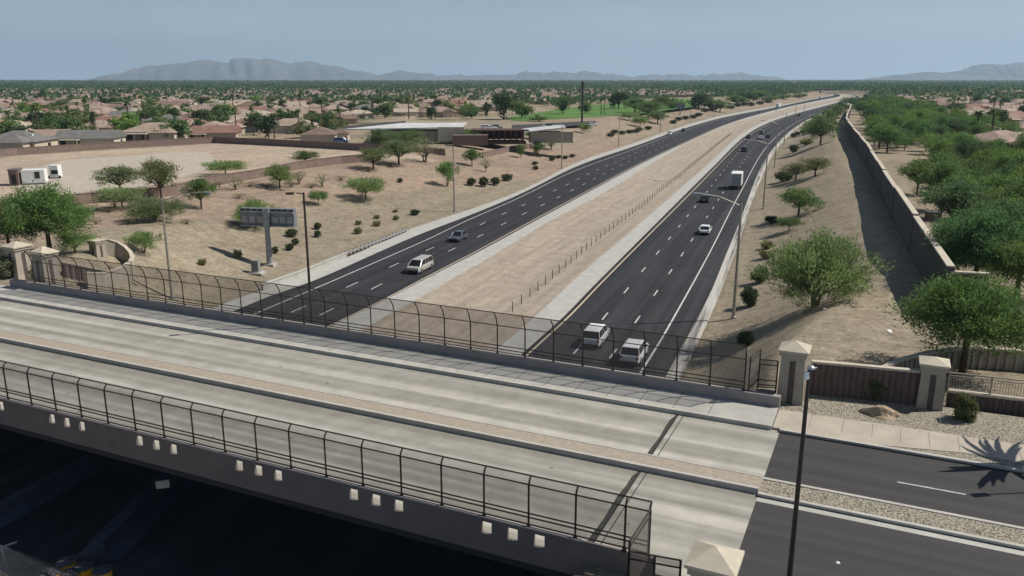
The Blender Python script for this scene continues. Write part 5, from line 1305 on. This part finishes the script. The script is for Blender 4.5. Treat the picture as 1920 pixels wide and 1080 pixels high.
BELT = wpoly([(1600,203),(1640,285),(1680,325),(1730,385),(1770,430),(1800,470),(1960,520),(2150,420),(2100,330),(1900,270),(1760,225),(1680,195),(1610,188)], 5.4)
bx = [q[0] for q in BELT]; by = [q[1] for q in BELT]
wallP = np.array([q[:2] for q in pts])
def rnd_belt():
    y = 85+ (min(max(by), 700)-85)*random.random()**1.7; x = random.uniform(min(bx), max(bx))
    q = np.array([[x, y]])
    if not inside(q, BELT)[0]: return None
    if (((wallP-q[0])**2).sum(1)).min() < 5.0**2: return None
    P_ = (x, y); v = (H-5.4)
    yy = 540+F*((-y*sn+v*cs)/(y*cs+v*sn)); xx = 960+F*x/(y*cs+v*sn)
    if 1655 < xx < 1790 and 290 < yy < 350 and xx-1655 > (yy-290)*.3 and xx < 1720+ (yy-290)*.4: return None
    return (x, y)
scatter(240, rnd_belt, ['mesq', 'mesq_b', 'mesq_b'], (5.5, 9.0), 'TREE|', 'trees behind the sound wall', [(1, 1.2, .8), (.85, 1.15, .85), (1.15, 1.3, .8), (.7, .85, .85), (.9, 1.05, .8)], mind=4.4)
def rnd_right():
    y = random.uniform(200, 900); x = random.uniform(y*.3, y*.72); q = np.array([[x, y]])
    if sdist(q, 'p')[0] < 60 or inside(q, BELT)[0]: return None
    return None if any((x-hx)**2+(y-hy)**2 < 9**2 for hx, hy in HOUSES) else (x, y)
scatter(85, rnd_right, ['far_a', 'far_b', 'far_c'], (4.5, 8.5), 'TREE|', 'trees among the right houses', COLS)
scatter(14, rnd_right, ['palm'], (9, 14), 'PALM|', 'palms among the right houses', [(.9, 1, .8)])
# trees around the fairway
for k_, (x, yb, yt, wp, kd) in enumerate([(945,224,170,44,'far_b'),(978,222,188,36,'far_a'),(1010,228,214,30,'far_c'),(1055,214,178,26,'far_a'),(1098,214,190,22,'far_a'),(1160,204,168,34,'far_b'),(1190,212,180,44,'mesq'),(1215,222,186,52,'mesq'),(1240,205,176,38,'mesq_b'),(1262,206,182,36,'far_a'),(1310,205,172,36,'far_b'),(1330,206,178,40,'far_a'),(1350,210,188,36,'mesq'),(1380,196,176,36,'far_a'),(1402,190,172,36,'far_b'),(1200,238,215,30,'palo'),(1233,232,206,40,'mesq'),(1180,226,208,32,'palo'),(1420,186,170,34,'far_a'),(1445,190,176,30,'far_c'),(1470,186,174,28,'far_c'),(1500,184,172,26,'far_c')]):
    tree_px(kd, x, yb, yt, wp, 'TREE|', (.9, 1.05, .85), 'tree', 'trees around the fairway')
tree_px('palm', 1828, 270, 205, 30, 'leftmost tall palm beside the pink roofed house at right', (.9, 1, .8), 'palm'); tree_px('palm', 1857, 268, 200, 30, 'right tall palm beside the pink roofed house at right', (.9, 1, .8), 'palm')
for (x, y, wp, rf, lb) in ((1790,262,110,'pink','large pink roofed house poking out of the green belt at right'),(1870,285,130,'pink','wide pinkish roofed house right of the green belt, nearest the right edge'),(1880,235,80,'red','red roofed house behind the tall palms at right')):
    P = at(x, y, 5.6); house(HP[1 if rf == 'red' else 0], P, .5, ROOFS[rf], WALLS[0], lb, 1.15, 'houses nearest the clubhouse and lot')
# far canopy: a continuous wood nobody could count
n_ = 19000; yy = 640*np.exp(RNG.uniform(0, math.log(13), n_)); xx = yy*RNG.uniform(-.72, .72, n_)
keep = np.ones(n_, bool)
q = np.stack([xx, yy], 1); e1 = -sdist(q, 'a'); e2 = sdist(q, 'p'); keep &= ((e1 > 110) | (e2 > 60) | (yy > 1480) | ((yy > 1250) & ((e1 > 40) | (e2 > 30)))); keep &= ~((yy < 1100) & (RNG.random(n_) < .5))
HX = np.array(HOUSES+[q_[:2] for q_ in FARH])
for k_ in range(0, n_, 500): keep[k_:k_+500] &= ((q[k_:k_+500, None]-HX)**2).sum(2).min(1) > 8.5**2
y2 = RNG.uniform(950, 2600, 5200); x2 = y2*RNG.uniform(.22, .54, 5200); q2 = np.stack([x2, y2], 1)
k2 = (-sdist(q2, 'a') > 26) | (sdist(q2, 'p') > 16) | (y2 > 1480); xx, yy = np.concatenate([xx[keep], x2[k2]]), np.concatenate([yy[keep], y2[k2]])
sc_ = np.minimum(1+yy/3000, 3.2)
tips = np.stack([xx, yy, 5.6+RNG.uniform(2.0, 5.5, len(xx))], 1)
C = np.repeat(tips, 9, 0)+RNG.normal(0, 1, (len(tips)*9, 3))*np.array([3.2, 3.2, 1.5])*np.repeat(sc_, 9)[:, None]*np.array([1, 1, .8])
m_ = len(C); a = RNG.normal(0, 1, (m_, 3)); a /= np.linalg.norm(a, axis=1)[:, None]; b_ = RNG.normal(0, 1, (m_, 3)); b_ -= (a*b_).sum(1)[:, None]*a; b_ /= np.linalg.norm(b_, axis=1)[:, None]
s = (1.5*RNG.uniform(.6, 1.3, m_)*np.repeat(sc_, 9))[:, None]; V = np.stack([C-a*s, C-b_*s*.7, C+a*s, C+b_*s*.7], 1).reshape(-1, 3); V[:, 2] = np.maximum(V[:, 2], 5.5)
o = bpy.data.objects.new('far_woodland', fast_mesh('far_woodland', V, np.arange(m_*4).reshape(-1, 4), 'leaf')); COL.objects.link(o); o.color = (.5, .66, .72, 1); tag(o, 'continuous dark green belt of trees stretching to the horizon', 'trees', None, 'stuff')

# ------------------------------------------------------------ mountains
def range_(name, prof, dist, depth, seed):
    rs = np.random.default_rng(seed); px = np.array([q[0] for q in prof], float); py = np.array([q[1] for q in prof], float)
    xs = np.linspace(px[0], px[-1], 260); hz_ = np.interp(xs, px, py); hz_ = 149-hz_
    for f_, a_ in ((.05, 1.4), (.11, 1.2), (.23, 1.0), (.5, .8), (.83, .5)): hz_ = hz_+a_*np.sin(xs*f_+rs.uniform(0, 6))*np.clip(hz_/8, 0, 1)
    hz_ = np.clip(hz_, 0, None); k_ = 30; V = []; 
    for j in range(k_):
        v_ = j/(k_-1); prf = math.sin(math.pi*v_)**.9
        for i, x in enumerate(xs):
            u_ = (x-960)/F*cs*dist; z_ = hz_[i]/F*dist*cs**2*prf; z_ *= 1+ .4*math.sin(x*.16+j*.35+2*math.sin(x*.037+j*.2)+rs.uniform(-.3, .3))*(1-prf**2)+rs.uniform(-.06, .06)*(1-prf)
            V.append((u_+rs.uniform(-20, 20), dist-depth/2+depth*v_, z_+1))
    n_ = len(xs); Fs = [(j*n_+i, j*n_+i+1, (j+1)*n_+i+1, (j+1)*n_+i) for j in range(k_-1) for i in range(n_-1)]
    return struct(MB().add(V, Fs).build(name, 'mountain', smooth=False))
range_('mountains', [(200,150),(225,143),(250,134),(300,122),(340,118),(383,113),(420,119),(458,107),(500,110),(540,119),(585,113),(620,123),(660,131),(700,138),(735,135),(760,133),(790,138),(850,139),(920,142)], 18000, 3000, 3)
range_('mountains', [(1630,150),(1650,144),(1690,142),(1722,136),(1760,133),(1792,138),(1840,122),(1880,119),(1920,118),(1990,108),(2080,120),(2200,140)], 15000, 2500, 5)
range_('mountains', [(880,146),(930,139),(985,136),(1040,134),(1090,133),(1130,138),(1180,141),(1230,140),(1300,139),(1380,138),(1420,139),(1460,145)], 18700, 1200, 8)

# ------------------------------------------------------------ labels that place each scattered thing
def pix(o):
    X, Y, Z = o.location; h_ = H-Z; zc = Y*cs+h_*sn; return 960+F*X/zc, 540+F*(-Y*sn+h_*cs)/zc
ORD = ['first','second','third','fourth','fifth','sixth','seventh','eighth','ninth','tenth','eleventh','twelfth','thirteenth','fourteenth','fifteenth','sixteenth','seventeenth','eighteenth','nineteenth','twentieth']
def hue(o):
    c_ = [x for x in o.children if x.name.split('.')[0] in ('crown', 'foliage', 'fronds')]
    if not c_: return ''
    r_, g_, b_, _ = c_[0].color; v = (r_+g_+b_)/3
    return 'bright' if g_ > 1.22 else ('dark' if v < .88 else ('greyish' if r_ > 1.1*g_ or b_ > g_ else 'green'))
def where(kind, x, y):
    if kind == 'BRUSH': return 'on the red dirt strip' + (' left of the first light pole' if x < 320 else ' below the lot wall')
    if kind == 'SHRUB': return 'on the left slope '+('near the third light pole' if x < 1210 else ('near the fourth light pole' if x < 1300 else 'by the far bend'))
    if x > 1560 or (x > 1500 and y < 180):
        return 'in the green belt behind the sound wall' if kind == 'TREE' and GRP == 'trees behind the sound wall' else ('beyond the green belt' if x < 1760 else 'at right beyond the green belt')
    if x > 1180: return 'near the far bend of the left carriageway'
    if x > 960: return 'around the golf fairway'
    if x > 650: return 'beyond the clubhouse'
    if x > 450: return 'between lot and clubhouse'
    if x > 230: return 'above the middle of the lot wall'
    return 'above the left end of the lot wall'
todo = {}
for o in bpy.data.objects:
    lb = o.get('label')
    if not lb or '|' not in lb: continue
    kd, ex = lb.split('|'); GRP = o.get('group', ''); x, y = pix(o)
    noun = {'HOUSE': 'roofed house', 'TREE': 'tree', 'PALM': 'palm', 'CYPRESS': 'cypress', 'SHRUB': 'shrub', 'BRUSH': 'dry brush clump'}[kd]
    if kd == 'TREE': hh_ = o.scale[2]*6; ad = ('tall ' if hh_ > 7 else ('low ' if hh_ < 5.2 else ''))+hue(o)
    elif kd == 'HOUSE': ad = ex
    elif kd == 'PALM': ad = 'tall' if o.scale[2] > 1.1 else 'short'
    else: ad = {'CYPRESS': 'narrow', 'SHRUB': 'small dark', 'BRUSH': 'low'}[kd]
    row = ', near rows,' if y > 213 else (', middle rows,' if y > 186 else (', far rows,' if y > 171 else ', farthest rows,'))
    if kd in ('SHRUB', 'BRUSH'): row = ''
    if 'sound wall' in where(kd, x, y): row = ', front part,' if y > 340 else (', middle part,' if y > 260 else ', far part,')
    todo.setdefault('%s %s%s %s' % (ad, noun, row, where(kd, x, y)), []).append((x, o))
for base_, lst in todo.items():
    lst.sort(key=lambda q_: q_[0]); m_ = len(lst)
    for k_, (x, o) in enumerate(lst):
        if m_ == 1: e_ = ''
        elif k_ == 0: e_ = ', leftmost'
        elif k_ == m_-1: e_ = ', rightmost'
        elif k_ < m_/2: e_ = ', %s from left' % ORD[min(k_, 19)]
        else: e_ = ', %s from right' % ORD[min(m_-1-k_, 19)]
        o['label'] = (base_+e_).replace('  ', ' ').strip()
        for a_, b_ in ((' sand coloured', ' sand'), (' rows,', ' row,'), (' of the left carriageway', ''), (' in the green belt behind the sound wall', ' behind the sound wall'), (' of the lot wall', ' of the lot'), (' left of the first light pole', ' at left')):
            if len(o['label'].split()) > 16: o['label'] = o['label'].replace(a_, b_)

# ------------------------------------------------------------ haze
DENS = 8e-5
m, t, b = new_mat('haze_air'); t.nodes.remove(b); pv = t.nodes.new('ShaderNodeVolumePrincipled')
pv.inputs['Color'].default_value = (.60, .80, 1, 1); pv.inputs['Density'].default_value = DENS; pv.inputs['Anisotropy'].default_value = .2
t.links.new(pv.outputs[0], t.nodes['Material Output'].inputs['Volume']); M['haze'] = m
o = MB().box((0, 9600, 400), (36000, 20000, 806)).build('haze', 'haze'); o['kind'] = 'stuff'; tag(o, 'thin bluish summer haze over the whole valley', 'haze')
for k_ in CP:
    if k_ not in CU:
        for c_ in list(CP[k_].children_recursive)+[CP[k_]]: bpy.data.objects.remove(c_)
for k_ in PR:                      # prototypes never placed are dropped
    if k_ not in USED:
        for c_ in list(PR[k_].children_recursive)+[PR[k_]]: bpy.data.objects.remove(c_)
for hp in HP+HF:
    if hp.name not in HU:
        for c_ in list(hp.children_recursive)+[hp]: bpy.data.objects.remove(c_)
for o in bpy.data.objects:
    for k_ in ('_h', '_r', '_w'):
        if k_ in o: del o[k_]
print('objects', len(bpy.data.objects), 'houses', far_n, 'rest', len(FARH))
